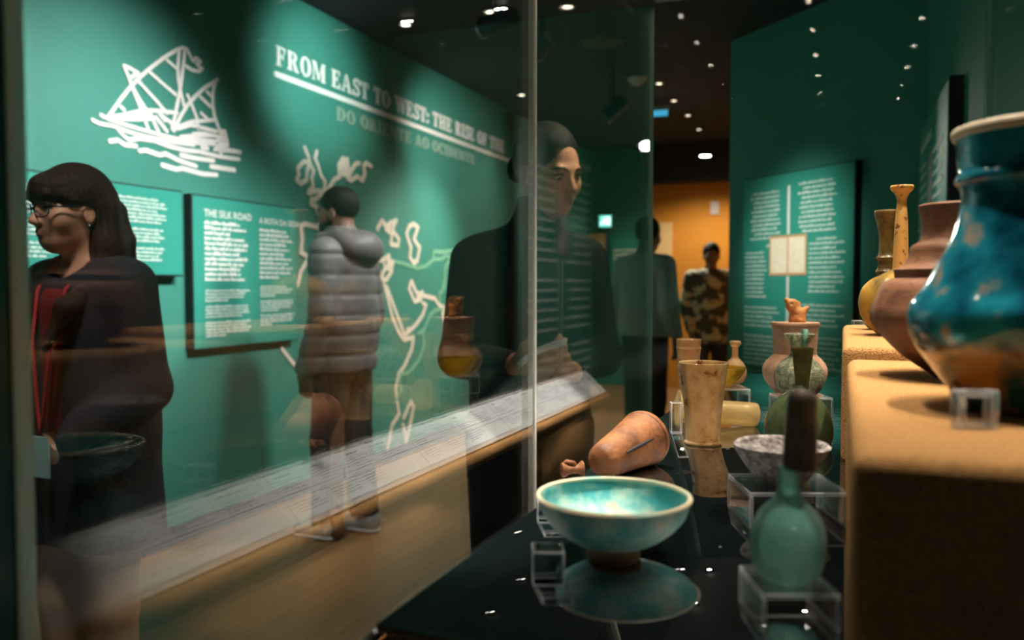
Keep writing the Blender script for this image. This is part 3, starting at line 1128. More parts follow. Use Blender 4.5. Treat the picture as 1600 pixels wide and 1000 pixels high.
# wedge body with a rounded nosing
nose = [(XD + 0.009, LA[1] - 0.002), (LB_[0], LB_[1] - 0.002)] + [(-0.372 - 0.013 * math.sin(t), EYE - 0.322 + 0.012 * math.cos(t)) for t in [math.pi * k / 8 for k in range(9)]] + \
       [(-0.368, EYE - 0.340), (XD + 0.009, EYE - 0.340)]
prism('rail_wedge', nose, RY0, RY1, FELT, rail)
lv = Vector((LB_[0] - LA[0], 0, LB_[1] - LA[1]))
LW = lv.length
lu = lv.normalized()
ln = Vector((lu.z, 0, -lu.x))
if ln.z < 0:
    ln = -ln
ny = 5
for i in range(ny):
    y0 = RY0 + (RY1 - RY0) * i / ny + 0.001
    y1 = RY0 + (RY1 - RY0) * (i + 1) / ny - 0.001
    A, B = Vector((LA[0], 0, LA[1])), Vector((LB_[0], 0, LB_[1]))
    n1 = ln * 0.003
    v = [A + Vector((0, y0, 0)), A + Vector((0, y1, 0)), B + Vector((0, y1, 0)), B + Vector((0, y0, 0))]
    v += [q + n1 for q in v]
    me = pydata('label_sheet', v, [(0, 1, 2, 3), (4, 7, 6, 5), (0, 4, 5, 1), (1, 5, 6, 2), (2, 6, 7, 3), (3, 7, 4, 0)])
    sh = link('label_sheet', me, PAPER, rail)
    polys = []
    rnd = random.Random(50 + i)
    for cblock in range(4):
        c0 = y0 + 0.012 + (y1 - y0 - 0.02) * cblock / 4
        c1 = c0 + (y1 - y0) / 4 * 0.84
        for k in range(15):
            if k in (1, 7, 8) or k > 12 or (k > 8 and cblock == 3) or (k > 5 and cblock == 1 and k < 9):
                continue
            u = (0.07 + 0.86 * k / 15) * LW
            hh = 0.0014 if k != 0 else 0.0026
            y = c0
            end = c1 - rnd.random() * 0.04 - (0.03 if k == 0 else 0.0)
            while y < end:
                wl = rnd.uniform(0.004, 0.013)
                polys.append((y, min(y + wl, end), u, u + hh))
                y += wl + 0.002
    # long thin rule across the sheet
    polys.append((y0, y1, LW * 0.52, LW * 0.535))
    vv, ff = [], []
    for (ya_, yb_, ua, ub) in polys:
        b = len(vv)
        for yy, uu in ((ya_, ua), (yb_, ua), (yb_, ub), (ya_, ub)):
            q = A + lu * uu + ln * 0.0034
            vv.append((q.x, yy, q.z))
        ff.append((b, b + 1, b + 2, b + 3))
    tx = link('printed_text', pydata('printed_text', vv, ff), INK, rail)
    tag(tx, kind='stuff')
# felt side panels with an open dark gap between them
for y0, y1 in ((DY0 + 0.004, 1.37), (1.76, GY1 - 0.02)):
    cpart('side_panel', -0.374, -0.362, y0, y1, 0.815, EYE - 0.352, FELT, 0.004)
cpart('gap_panel', -0.34, -0.33, 1.37, 1.76, 0.80, EYE - 0.342, BLACK)

# felt plinths on the deck
ZP1, ZP2 = EYE - 0.0975, EYE - 0.083
pl = box('felt_plinth', 0.006, 0.300, 0.515, 1.185, ZD, ZP1, FELT, None, 0.012, 4)
tag(pl, 'long felt covered plinth carrying the blue vase and brown jar', 'plinth', 'felt plinths')
pl = box('felt_plinth', 0.000, 0.300, 1.205, 1.86, ZD, ZP2, FELT, None, 0.010, 4)
tag(pl, 'felt covered plinth carrying the yellow long-necked bottle', 'plinth', 'felt plinths')

# ------------------------------------------------------------------ vessels


def vessel(name, part, axis, d, rows, m, label, cat, z0=None, n=4, seg=56, wob=0.012, inner=None, group=None, **kw):
    """rows from the base up; pixel profile at depth d; the base is put on height z0"""
    pr = px_prof(axis, d, rows)
    p = at_depth(axis, rows[0][0], d)
    base = z0 if z0 is not None else pr[0][1]
    sh = base - pr[0][1]
    prof = [(r, z - pr[0][1]) for r, z in pr]
    e = tag(empty(name, (p.x, p.y, base)), label, cat, group)
    outer = spline(prof, n)
    full = [(0, outer[0][1])] + outer
    if inner:
        th = inner
        top = outer[-1]
        inn = [(max(r - th, 0.0006), max(z, outer[0][1] + th * 1.5)) for r, z in outer[::-1]]
        full += [(top[0] - th * 0.5, top[1] + th * 0.4)] + inn + [(0, outer[0][1] + th * 1.5)]
    else:
        full += [(0, outer[-1][1])]
    b = link(part, lathe_me(part, full, seg, wob, **kw), m, e)
    return e, b


TURQ = mat('turquoise_glaze', (0.07, 0.40, 0.42), 0.38, col2=(0.36, 0.60, 0.54), scale=34, detail=7, ramp=(0.44, 0.60), col3=(0.62, 0.52, 0.38), bump=0.25, bscale=60)
TERRA = mat('terracotta', (0.11, 0.036, 0.012), 0.62, col2=(0.30, 0.110, 0.034), scale=30, ramp=(0.34, 0.66), bump=0.3, bscale=120)
PALE = mat('pale_clay', (0.34, 0.185, 0.11), 0.8, col2=(0.45, 0.27, 0.17), scale=30, bump=0.35, bscale=120)
BROWN = mat('brown_clay', (0.13, 0.048, 0.024), 0.6, col2=(0.21, 0.085, 0.040), scale=24, bump=0.5, bscale=60)
STONE = mat('grey_stone', (0.14, 0.12, 0.12), 0.75, col2=(0.42, 0.38, 0.37), scale=120, detail=6, bump=0.7, bscale=180)
AMBER = thin_glass('weathered_amber', (0.84, 0.60, 0.32), (0.66, 0.40, 0.17), 30, 0.36, 0.06, (0.42, 0.58), (0.22, 0.09, 0.04), transl=0.38)
HONEY = thin_glass('honey_glass', (0.80, 0.52, 0.28), (0.72, 0.46, 0.24), 25, 0.38, 0.12, transl=0.55)
OLIVEG = thin_glass('olive_glass', (0.62, 0.42, 0.03), (0.50, 0.34, 0.03), 12, 0.5, 0.05, transl=0.6)
TEALG = thin_glass('teal_glass', (0.30, 0.60, 0.55), (0.48, 0.72, 0.66), 22, 0.45, 0.10, transl=0.7)
GREENG = thin_glass('deep_green_glass', (0.075, 0.11, 0.045), (0.13, 0.17, 0.08), 25, 0.15, 0.18, transl=0.4)
NECKG = thin_glass('olive_neck_glass', (0.16, 0.14, 0.04), (0.10, 0.09, 0.03), 25, 0.12, 0.12, transl=0.4)
SMOKE = thin_glass('smoky_brown_glass', (0.10, 0.09, 0.08), (0.22, 0.15, 0.12), 20, 0.18, 0.15, transl=0.4)
IRID = thin_glass('iridescent_glass', (0.55, 0.58, 0.42), (0.16, 0.20, 0.13), 75, 0.2, 0.08, (0.44, 0.56), (0.70, 0.62, 0.40), transl=0.4)
CLEARG = thin_glass('clear_amber_glass', (0.85, 0.66, 0.34), (0.78, 0.54, 0.22), 40, 0.45, 0.04, transl=0.5)

# turquoise bowl (foot + bowl)
ZR = None
e, b = vessel('turquoise_bowl', 'bowl', 958, depth(on_z(958, 872, ZD)), [(872, 39), (866, 41), (858, 38), (851, 40), (843, 62), (822, 92), (797, 112), (774, 119)],
              TURQ, 'turquoise glazed footed bowl on the black mirror deck', 'bowl', ZD, inner=0.0028)
prf = px_prof(958, depth(on_z(958, 872, ZD)), [(874, 39.4), (866, 41.4), (857, 38.6), (852, 40)])
link('foot', lathe_me('foot', [(r + 0.0004, z - prf[0][1] + 0.0002) for r, z in prf], 48), mat('bare_clay', (0.30, 0.17, 0.09), 0.8, col2=(0.22, 0.13, 0.07), scale=40), e)
rim_r, rim_z = 119 * depth(on_z(958, 872, ZD)) / F, at_depth(958, 774, depth(on_z(958, 872, ZD))).z - at_depth(958, 872, depth(on_z(958, 872, ZD))).z
link('rim', lathe_me('rim', [(rim_r - 0.0015 + 0.0024 * math.cos(t), rim_z + 0.0022 * math.sin(t)) for t in [2 * math.pi * k / 10 for k in range(11)]], 72, 0.012, ph=0.0),
     mat('worn_rim', (0.62, 0.55, 0.38), 0.5, col2=(0.30, 0.55, 0.46), scale=40, ramp=(0.5, 0.65)), e)

# tall flared beaker
bd = depth(on_z(1098, 693, ZD))
vessel('glass_beaker', 'body', 1098, bd, [(693, 27), (690, 28.5), (687, 27), (684, 27), (660, 27.5), (635, 29), (605, 33), (582, 36), (566, 38.5)], AMBER,
       'tall flared amber glass beaker with brown weathering standing on the deck', 'beaker', ZD, inner=0.0016, wob=0.012)
# ribbed second beaker behind it
e, b = vessel('ribbed_beaker', 'body', 1075, 1.46, [(659, 14), (640, 14), (602, 15), (598, 16), (594, 15.4), (575, 17), (571, 18), (567, 17.2), (548, 18.4), (544, 19.4), (540, 18.5), (530, 19.5)], HONEY,
              'honey coloured ribbed glass beaker behind the weathered beaker', 'beaker', ZD, inner=0.0015)
# acrylic risers


def riser(name, px, py, wpx, d_m, z0, h, label, rz=0.0, hollow=False, depth_=None):
    p = on_z(px, py, z0)
    dd = depth(p)
    w = wpx * dd / F
    e = tag(empty(name, (p.x, p.y, z0), YAW + rz), label, 'acrylic stand', 'clear acrylic stands in the case')
    if hollow:
        t = 0.0035
        abox('top_plate', -w / 2, w / 2, -d_m / 2, d_m / 2, h - t, h, e)
        abox('side_plate', -w / 2, -w / 2 + t, -d_m / 2, d_m / 2, 0, h - t, e)
        abox('side_plate', w / 2 - t, w / 2, -d_m / 2, d_m / 2, 0, h - t, e)
    else:
        abox('block', -w / 2, w / 2, -d_m / 2, d_m / 2, 0, h, e)
    return e


r1 = riser('acrylic_stand', 1137, 637, 52, 0.085, ZD, 0.042, 'clear acrylic stand under the olive green bowl', hollow=True)
zt_ = ZD + 0.042
vessel('olive_bowl', 'bowl', 1124, depth(r1.location) - 0.012, [(597, 9), (596, 14), (592, 22), (583, 31), (574, 37), (566, 40)], OLIVEG, 'olive yellow glass bowl on a clear stand', 'bowl', zt_, inner=0.0014)
vessel('stopper_flask', 'body', 1148, depth(r1.location) + 0.055, [(596, 11), (592, 15), (582, 18), (572, 17), (563, 12), (557, 6), (552, 5), (541, 5), (538, 6.5), (535, 9), (532, 9), (530, 7.5)], HONEY,
       'small round honey coloured flask behind the olive bowl', 'flask', zt_, inner=None)
# lying tube bottle
pt = on_z(1122, 666, ZD)
dd = depth(pt)
rr = 18 * dd / F
L = 128 * dd / F
tb = tag(empty('lying_bottle', pt, YAW), 'clear amber glass tube bottle lying on its side behind the beaker', 'bottle')
pf = spline([(0.0005, -L / 2 + .004), (rr * 1.5, -L / 2), (rr * 1.52, -L / 2 + .003), (rr * 0.95, -L / 2 + .010), (rr * .9, -L / 2 + .03), (rr, 0), (rr * 1.02, L / 2 - .012), (rr * .85, L / 2 - .003), (rr * .4, L / 2), (0, L / 2)], 4)
o = link('body', lathe_me('body', pf, 40, 0.02), CLEARG, tb)
tilt = math.asin(0.5 * rr / (L - 0.012))       # rests on its wide rim and on its far end
o.rotation_euler = (0, math.pi / 2 + tilt, 0)
o.location = (0, 0, rr * 1.265)
riser('acrylic_stand', 1056, 676, 17, 0.016, ZD, 0.05, 'narrow clear acrylic post left of the weathered beaker')
# lying terracotta cup
c1 = on_z(1007, 725, ZD)
c0 = on_z(946, 747, ZD)
R1, R0 = 0.0355, 0.023
A_ = c0 + Vector((0, 0, R0))
B_ = c1 + Vector((0, 0, R1))
Lc = (B_ - A_).length
tc_ = tag(empty('terracotta_cup', (c0 + c1) / 2), 'brown terracotta cup lying on its side behind the turquoise bowl', 'cup')
pf = spline([(0, -.016), (R0 * .6, -.0135), (R0 * .9, -.007), (R0, .004), (R0 + (R1 - R0) * .5, Lc * .5), (R1, Lc - .012), (R1 * 1.05, Lc - .008), (R1 * 1.05, Lc - .002), (R1 * .95, Lc + .003), (R1 * .5, Lc + .006), (0, Lc + .007)], 4)
o = link('body', lathe_me('body', pf, 48, 0.01), TERRA, tc_)
qv = (B_ - A_).to_track_quat('Z', 'Y')
o.rotation_mode = 'QUATERNION'
o.rotation_quaternion = qv
o.location = A_ - Vector(tc_.location)
ax = (B_ - A_).normalized()
toc = (CAM - B_)
toc = (toc - ax * toc.dot(ax)).normalized()
side = ax.cross(toc)
nn = (toc * 0.93 + Vector((0, 0, 1)) * 0.45).normalized()
pts = []
for k in range(9):
    t = 0.12 + 0.62 * k / 8
    r_ = R0 + (R1 - R0) * t
    dirv = (toc * 0.97 + side * 0.2).normalized()
    pts.append(A_ + ax * (Lc * t) + dirv * (r_ - 0.0004) - Vector(tc_.location))
link('crack', tube_me('crack', pts, [.0006, .0015, .002, .0022, .0022, .002, .0018, .0014, .0006], 8), BLACK, tc_)
# small broken spout next to the cup
ps = on_z(896, 744, ZD)
ts = tag(empty('broken_spout', ps, YAW), 'small brown broken pottery spout behind the turquoise bowl', 'pottery')
o = link('spout', lathe_me('spout', spline([(0, 0), (.012, .001), (.0135, .004), (.008, .012), (.0075, .026), (.012, .036), (.0125, .039), (.008, .040), (0, .037)], 4), 32, 0.05), TERRA, ts)
o.rotation_euler = (0, -math.pi / 2 - 0.03, 0.2)
o.location = (0.018, 0, 0.0132)
ts.scale = (.72, .72, .72)
o = link('handle_stub', tube_me('handle_stub', [(0.006, 0, .012), (.0, -.004, .024), (-.012, -.003, .026), (-.020, 0, .018)], .0042, 10), TERRA, ts)
riser('acrylic_stand', 856, 906, 50, 0.027, ZD, 0.027, 'clear acrylic cube next to the foot of the turquoise bowl')
riser('acrylic_stand', 858, 812, 38, 0.024, ZD, 0.022, 'clear acrylic cube close to the visitor side glass')
# stone bowl on acrylic table
r2 = riser('acrylic_stand', 1228, 808, 150, 0.085, ZD, 0.036, 'wide clear acrylic table under the grey stone bowl', hollow=True)
vessel('stone_bowl', 'bowl', 1220, depth(r2.location), [(752, 30), (748, 36), (735, 48), (718, 60), (702, 69), (693, 72)], STONE, 'speckled grey stone bowl on a wide acrylic table', 'bowl', ZD + 0.036, inner=0.006, wob=0.02)
# teal sprinkler bottle in front
r3 = riser('acrylic_stand', 1230, 962, 118, 0.06, ZD, 0.027, 'clear acrylic table under the teal sprinkler bottle', hollow=True)
d3 = depth(r3.location)
e, b = vessel('teal_bottle', 'body', 1230, d3, [(906, 34), (901, 42), (885, 52), (860, 57), (838, 57), (815, 51), (797, 40), (783, 26), (770, 19), (750, 16.5), (728, 16)], TEALG,
              'teal glass bottle with a thick smoky neck on an acrylic table', 'bottle', ZD + 0.027, inner=None)
z_b = e.location.z - at_depth(1230, 906, d3).z
pr_ = px_prof(1230, d3, [(734, 16), (731, 24), (722, 25.5), (690, 25), (650, 24), (622, 22), (612, 17), (607, 8)])
o = link('neck', lathe_me('neck', [(0, pr_[0][1] - at_depth(1230, 906, d3).z)] + [(r, z - at_depth(1230, 906, d3).z) for r, z in spline(pr_, 3)] + [(0, pr_[-1][1] - at_depth(1230, 906, d3).z)], 40), SMOKE, e)
o.location.x = 0.004
o.rotation_euler = (0.0, 0.035, 0)
# green pilgrim flask
d4 = depth(on_z(1247, 698, ZD))
e, b = vessel('green_flask', 'body', 1247, d4, [(698, 38), (694, 46), (680, 51), (660, 51), (640, 44), (622, 31), (612, 18), (606, 11), (600, 10)], GREENG,
              'dark green round glass flask with a flaring olive neck', 'flask', ZD, inner=None)
bz = at_depth(1247, 698, d4).z
pr_ = px_prof(1252, d4, [(610, 9), (600, 10), (578, 12.5), (556, 15), (543, 16.5)])
q_ = spline(pr_, 3)
o = link('neck', lathe_me('neck', [(r, z - bz) for r, z in q_] + [(max(r - .001, .001), z - bz) for r, z in q_[::-1]], 36), NECKG, e)
o.location = TO_R * (5 * d4 / F)
# iridescent flask behind
r4 = riser('acrylic_stand', 1250, 652, 80, 0.07, ZD, 0.040, 'clear acrylic stand under the iridescent jug', hollow=True)
d5 = depth(r4.location)
e, b = vessel('iridescent_jug', 'body', 1248, d5, [(614, 20), (611, 27), (600, 35), (586, 38), (572, 35), (560, 25), (553, 16), (546, 13), (536, 14), (527, 19), (518, 24)], IRID,
              'mottled iridescent round glass jug with green handle', 'jug', ZD + 0.040, inner=0.0012)
kx = lambda u, py: TO_R * (u * d5 / F) + Vector((0, 0, at_depth(1248, py, d5).z - at_depth(1248, 614, d5).z)) - TO_F * (14 * d5 / F)
link('handle', tube_me('handle', [kx(-1, 566) - TO_F * .012, kx(-2, 548) - TO_F * .010, kx(-1, 532) - TO_F * .012, kx(1, 520) - TO_F * .012, kx(2, 513) - TO_F * .008, kx(2, 514) + TO_F * .002], 0.0052, 12),
     thin_glass('handle_green', (0.10, 0.34, 0.22), (0.30, 0.55, 0.42), 60, 0.2, 0.08), e)
# pale clay jar with figurine on top
d6 = 1.80
e, b = vessel('clay_jar', 'body', 1241, d6, [(617, 24), (606, 34), (592, 45), (577, 49), (564, 44), (553, 33), (548, 32), (530, 33.5), (512, 34.5), (506, 36.5), (502, 36)], PALE,
              'pale clay jar with a wide straight collar behind the iridescent jug', 'jar', ZD, inner=None)
jar_top = e.location.z + at_depth(1241, 502, d6).z - at_depth(1241, 617, d6).z
# dark wedge-shaped label holders


def wedge(px, py, z, w, d_, h, label, rz):
    p = on_z(px, py, z)
    me = pydata('label_wedge', [(-w / 2, 0, 0), (w / 2, 0, 0), (w / 2, d_, 0), (-w / 2, d_, 0), (w / 2, d_, h), (-w / 2, d_, h)],
                [(0, 3, 2, 1), (0, 1, 4, 5), (2, 3, 5, 4), (0, 5, 3), (1, 2, 4)])
    o = link('label_wedge', me, mat('silver_wedge', (0.25, 0.23, 0.26), 0.2, metal=0.6))
    o.location = p
    o.rotation_euler = (0, 0, rz)
    tag(o, label, 'label holder', 'silver label wedges')
    return o


wedge(1296, 700, ZD, 0.016, 0.03, 0.06, 'tall silver wedge beside the dark green flask', YAW + 0.6)
wedge(1386, 553, ZP1, 0.03, 0.02, 0.010, 'low silver wedge on the long felt plinth', YAW + 0.3)

# vessels on the plinths
BLUE = mat('blue_glaze', (0.008, 0.22, 0.34), 0.10, col2=(0.03, 0.40, 0.50), scale=14, detail=4, ramp=(0.40, 0.62), col3=(0.48, 0.58, 0.52), coat=0.6, bump=0.1, bscale=50)


def blue_vase_mat():
    N = NT('blue_vase_glaze')
    p = N.n('ShaderNodeBsdfPrincipled')
    p.inputs['Roughness'].default_value = 0.12
    p.inputs['Coat Weight'].default_value = 0.5
    p.inputs['Coat Roughness'].default_value = 0.05
    tc = N.n('ShaderNodeTexCoord')
    nz = N.n('ShaderNodeTexNoise')
    nz.inputs['Scale'].default_value = 28
    nz.inputs['Detail'].default_value = 5
    N.l(tc.outputs['Object'], nz.inputs['Vector'])
    up = N.n('ShaderNodeValToRGB')
    el = up.color_ramp.elements
    el[0].position, el[0].color = 0.36, (0.004, 0.095, 0.17, 1)
    el[1].position, el[1].color = 0.60, (0.02, 0.36, 0.50, 1)
    x = el.new(0.70)
    x.color = (0.55, 0.42, 0.30, 1)
    lo = N.n('ShaderNodeValToRGB')
    el = lo.color_ramp.elements
    el[0].position, el[0].color = 0.40, (0.012, 0.07, 0.07, 1)
    el[1].position, el[1].color = 0.60, (0.42, 0.20, 0.05, 1)
    N.l(nz.outputs['Fac'], up.inputs[0])
    N.l(nz.outputs['Fac'], lo.inputs[0])
    sx = N.n('ShaderNodeSeparateXYZ')
    N.l(tc.outputs['Object'], sx.inputs[0])
    ad = N.n('ShaderNodeMath', operation='MULTIPLY_ADD')
    N.l(nz.outputs['Fac'], ad.inputs[0])
    ad.inputs[1].default_value = 0.03
    N.l(sx.outputs['Z'], ad.inputs[2])
    mr = N.n('ShaderNodeMapRange')
    mr.inputs[1].default_value = 0.064
    mr.inputs[2].default_value = 0.076
    N.l(ad.outputs[0], mr.inputs[0])
    mx = N.n('ShaderNodeMix', data_type='RGBA')
    N.l(mr.outputs[0], mx.inputs[0])
    N.l(lo.outputs[0], mx.inputs[6])
    N.l(up.outputs[0], mx.inputs[7])
    N.l(mx.outputs[2], p.inputs['Base Color'])
    N.l(p.outputs[0], N.out.inputs[0])
    return N.m


bv = on_z(1622, 640, ZP1)
e, b = vessel('blue_vase', 'body', 1624, depth(bv), [(640, 108), (632, 118), (612, 128), (580, 153), (545, 177), (505, 190), (478, 187), (450, 168), (415, 150), (380, 132), (345, 120), (310, 115), (290, 118), (284, 124), (276, 124), (266, 120), (245, 122), (222, 124), (206, 127)],
              blue_vase_mat(), 'large blue glazed vase with mottled brown lower body on the plinth', 'vase', ZP1, inner=0.004, seg=80, wob=0.006)
dv = depth(bv)
zz = lambda py: at_depth(1622, py, dv).z - at_depth(1622, 640, dv).z
RV = 127 * dv / F
link('rim', lathe_me('rim', [(RV - .001 + .0035 * math.cos(t), zz(207) + .0045 * math.sin(t)) for t in [2 * math.pi * k / 12 for k in range(13)]], 80), mat('buff_rim', (0.62, 0.52, 0.38), 0.45), e)
# brown faceted jar
bj = on_z(1502, 590, ZP1)
vessel('brown_jar', 'body', 1502, depth(bj), [(590, 38), (580, 52), (558, 84), (530, 112), (508, 130), (490, 134), (468, 126), (442, 115), (434, 98), (421, 100), (416, 88), (400, 78), (386, 76), (380, 68), (372, 61), (350, 61), (335, 63), (322, 66)],
       BROWN, 'brown ridged clay jar with carved shoulder behind the blue vase', 'jar', ZP1, n=2, inner=0.004, wob=0.004, seg=72)
# yellow melon bottle
YEL = mat('yellow_glaze', (0.50, 0.29, 0.05), 0.3, col2=(0.20, 0.13, 0.035), scale=22, ramp=(0.47, 0.62), col3=(0.07, 0.07, 0.025))
d7 = depth(on_z(1405, 524, ZP2))
e, b = vessel('yellow_bottle', 'body', 1405, d7, [(524, 26), (518, 36), (500, 52), (478, 59), (455, 56), (438, 44), (428, 26), (422, 14)], YEL,
              'yellow lobed bottle with long speckled neck and funnel mouth', 'bottle', ZP2, inner=None, lobes=9, lobe_amp=0.16, lobe_z=(0.045, 0.06))
zb7 = at_depth(1405, 524, d7).z
q_ = spline([(r, z - zb7) for r, z in px_prof(1405, d7, [(430, 13), (418, 11.5), (385, 10.5), (345, 9.2), (318, 7), (310, 8), (303, 11), (299, 15), (294, 17), (291, 16)])], 3)
link('neck', lathe_me('neck', q_ + [(0, q_[-1][1] - 0.004)], 32), mat('speckled_neck', (0.66, 0.36, 0.10), 0.45, col2=(0.20, 0.08, 0.03), scale=90, ramp=(0.56, 0.66)), e)
d8 = depth(on_z(1384, 515, ZP2))
vessel('bronze_vase', 'body', 1384, d8, [(515, 22), (508, 30), (490, 38), (465, 38), (448, 30), (436, 18), (430, 14), (424, 17), (420, 14), (408, 13), (403, 18), (399, 13), (382, 12), (365, 13), (348, 16), (338, 19), (330, 19.5)],
       mat('bronze_glass', (0.10, 0.07, 0.025), 0.25, col2=(0.24, 0.15, 0.05), scale=30), 'dark bronze coloured ringed vase behind the yellow bottle', 'vase', ZP2, inner=0.0015, n=2)
riser('acrylic_stand', 1341, 508, 18, 0.012, ZP2, 0.010, 'tiny clear acrylic block on the plinth of the yellow bottle')
e = riser('acrylic_stand', 1522, 668, 64, 0.010, ZP1, 0.026, 'clear acrylic bracket at the foot of the blue vase')
bpy.data.objects.remove(e.children[0])
t_ = 0.0055
wv = 64 * depth(e.location) / F
for nm, a in (('upright', (-wv / 2, -wv / 2 + t_, -.006, .006, 0, .026)), ('upright', (wv / 2 - t_, wv / 2, -.006, .006, 0, .026)),
              ('crossbar', (-wv / 2 + t_, wv / 2 - t_, -.006, .006, .0215, .026)), ('foot_bar', (-wv / 2 + t_, wv / 2 - t_, -.006, .006, 0, .004))):
    abox(nm, *a, e, 0.0012)

# ------------------------------------------------------------------ SDF surfaces (figurine and people)


class Field:
    def __init__(s, lo, hi, step):
        s.ax = [np.arange(lo[i], hi[i] + step, step, dtype=np.float32) for i in range(3)]
        s.v = np.full([len(a) for a in s.ax], 1.0, dtype=np.float32)
        s.step = step
        s.fr = None

    def frame(s, R=None, o=None):
        s.fr = None if R is None else (np.array(R, dtype=np.float32), np.array(o, dtype=np.float32))

    def _apply(s, fn, c, rad, k, op):
        c = np.array(c, dtype=np.float32)
        if s.fr:
            c = s.fr[0] @ c + s.fr[1]
        m = rad + k + 3 * s.step
        sl = []
        for i in range(3):
            i0 = int(np.searchsorted(s.ax[i], c[i] - m))
            i1 = int(np.searchsorted(s.ax[i], c[i] + m))
            if i1 <= i0:
                return s
            sl.append(slice(i0, i1))
        X, Y, Z = np.meshgrid(s.ax[0][sl[0]], s.ax[1][sl[1]], s.ax[2][sl[2]], indexing='ij', sparse=True)
        if s.fr:
            R, o = s.fr
            dx, dy, dz = X - o[0], Y - o[1], Z - o[2]
            X, Y, Z = (R[0, 0] * dx + R[1, 0] * dy + R[2, 0] * dz, R[0, 1] * dx + R[1, 1] * dy + R[2, 1] * dz, R[0, 2] * dx + R[1, 2] * dy + R[2, 2] * dz)
        d_ = fn(X, Y, Z)
        v = s.v[tuple(sl)]
        if op == 'add':
            h = np.maximum(k - np.abs(v - d_), 0) / max(k, 1e-6)
            s.v[tuple(sl)] = np.minimum(v, d_) - h * h * k * 0.25
        elif op == 'sub':
            d2 = -d_
            h = np.maximum(k - np.abs(v - d2), 0) / max(k, 1e-6)
            s.v[tuple(sl)] = np.maximum(v, d2) + h * h * k * 0.25
        return s

    def cone(s, a, b, ra, rb, k=0.02, op='add', sq=(1, 1, 1)):
        a = np.array(a, dtype=np.float32)
        b = np.array(b, dtype=np.float32)
        c = (a + b) / 2
        q = np.array(sq, dtype=np.float32)
        rad = float(np.linalg.norm(b - a) / 2 + max(ra, rb) * max(sq))

        def fn(X, Y, Z):
            px_, py_, pz_ = (X - c[0]) / q[0], (Y - c[1]) / q[1], (Z - c[2]) / q[2]
            A, B = (a - c) / q, (b - c) / q
            D = B - A
            L2 = float(D @ D) or 1e-9
            t = ((px_ - A[0]) * D[0] + (py_ - A[1]) * D[1] + (pz_ - A[2]) * D[2]) / L2
            t = np.clip(t, 0, 1)
            dx, dy, dz = px_ - A[0] - t * D[0], py_ - A[1] - t * D[1], pz_ - A[2] - t * D[2]
            return (np.sqrt(dx * dx + dy * dy + dz * dz) - (ra + (rb - ra) * t)) * float(min(sq))
        return s._apply(fn, c, rad, k, op)

    def ell(s, c, r, k=0.02, op='add'):
        c = np.array(c, dtype=np.float32)
        r = np.array(r, dtype=np.float32)

        def fn(X, Y, Z):
            x, y, z = (X - c[0]) / r[0], (Y - c[1]) / r[1], (Z - c[2]) / r[2]
            k0 = np.sqrt(x * x + y * y + z * z) + 1e-6
            x, y, z = x / r[0], y / r[1], z / r[2]
            k1 = np.sqrt(x * x + y * y + z * z) + 1e-6
            return k0 * (k0 - 1) / k1
        return s._apply(fn, c, float(max(r)), k, op)

    def chain(s, pts, rads, k=0.02, op='add', sq=(1, 1, 1)):
        for i in range(len(pts) - 1):
            s.cone(pts[i], pts[i + 1], rads[i], rads[i + 1], k, op, sq)
        return s

    def mesh(s, name, scale=1.0, smooth=2):
        v = s.v
        ins = v < 0
        nx, ny, nz = v.shape
        cnt = np.zeros((nx - 1, ny - 1, nz - 1), dtype=np.int8)
        for dx in (0, 1):
            for dy in (0, 1):
                for dz in (0, 1):
                    cnt += ins[dx:nx - 1 + dx, dy:ny - 1 + dy, dz:nz - 1 + dz]
        act = (cnt > 0) & (cnt < 8)
        idx = np.full(act.shape, -1, dtype=np.int64)
        ii = np.argwhere(act)
        idx[act] = np.arange(len(ii))
        acc = np.zeros((len(ii), 3))
        num = np.zeros(len(ii))
        corners = [(a, b, c) for a in (0, 1) for b in (0, 1) for c in (0, 1)]
        cv = {c: v[ii[:, 0] + c[0], ii[:, 1] + c[1], ii[:, 2] + c[2]].astype(np.float64) for c in corners}
        for a in corners:
            for ax_ in range(3):
                if a[ax_] == 0:
                    b = list(a)
                    b[ax_] = 1
                    b = tuple(b)
                    va, vb = cv[a], cv[b]
                    m = (va < 0) != (vb < 0)
                    t = np.where(m, va / np.where(va == vb, 1, va - vb), 0)
                    p = np.tile(np.array(a, dtype=float), (len(ii), 1))
                    p[:, ax_] += t
                    acc[m] += p[m]
                    num[m] += 1
        P = (ii + acc / num[:, None]) * s.step + np.array([s.ax[0][0], s.ax[1][0], s.ax[2][0]])
        faces = []
        for ax_ in range(3):
            o1, o2 = [(1, 2), (2, 0), (0, 1)][ax_]
            sl0 = [slice(1, -1)] * 3
            sl1 = [slice(1, -1)] * 3
            sl0[ax_] = slice(0, v.shape[ax_] - 1)
            sl1[ax_] = slice(1, v.shape[ax_])
            A, B = ins[tuple(sl0)], ins[tuple(sl1)]
            e_ = np.argwhere(A != B)
            off = np.ones(3, dtype=int)
            off[ax_] = 0
            g = e_ + off
            flip = A[tuple(e_.T)]

            def cell(d1, d2):
                q = g.copy()
                q[:, o1] += d1
                q[:, o2] += d2
                return idx[q[:, 0], q[:, 1], q[:, 2]]
            f = np.stack([cell(-1, -1), cell(0, -1), cell(0, 0), cell(-1, 0)], 1)
            f[~flip] = f[~flip][:, ::-1]
            faces.append(f)
        Fq = np.concatenate(faces)
        Fq = Fq[(Fq >= 0).all(1)]
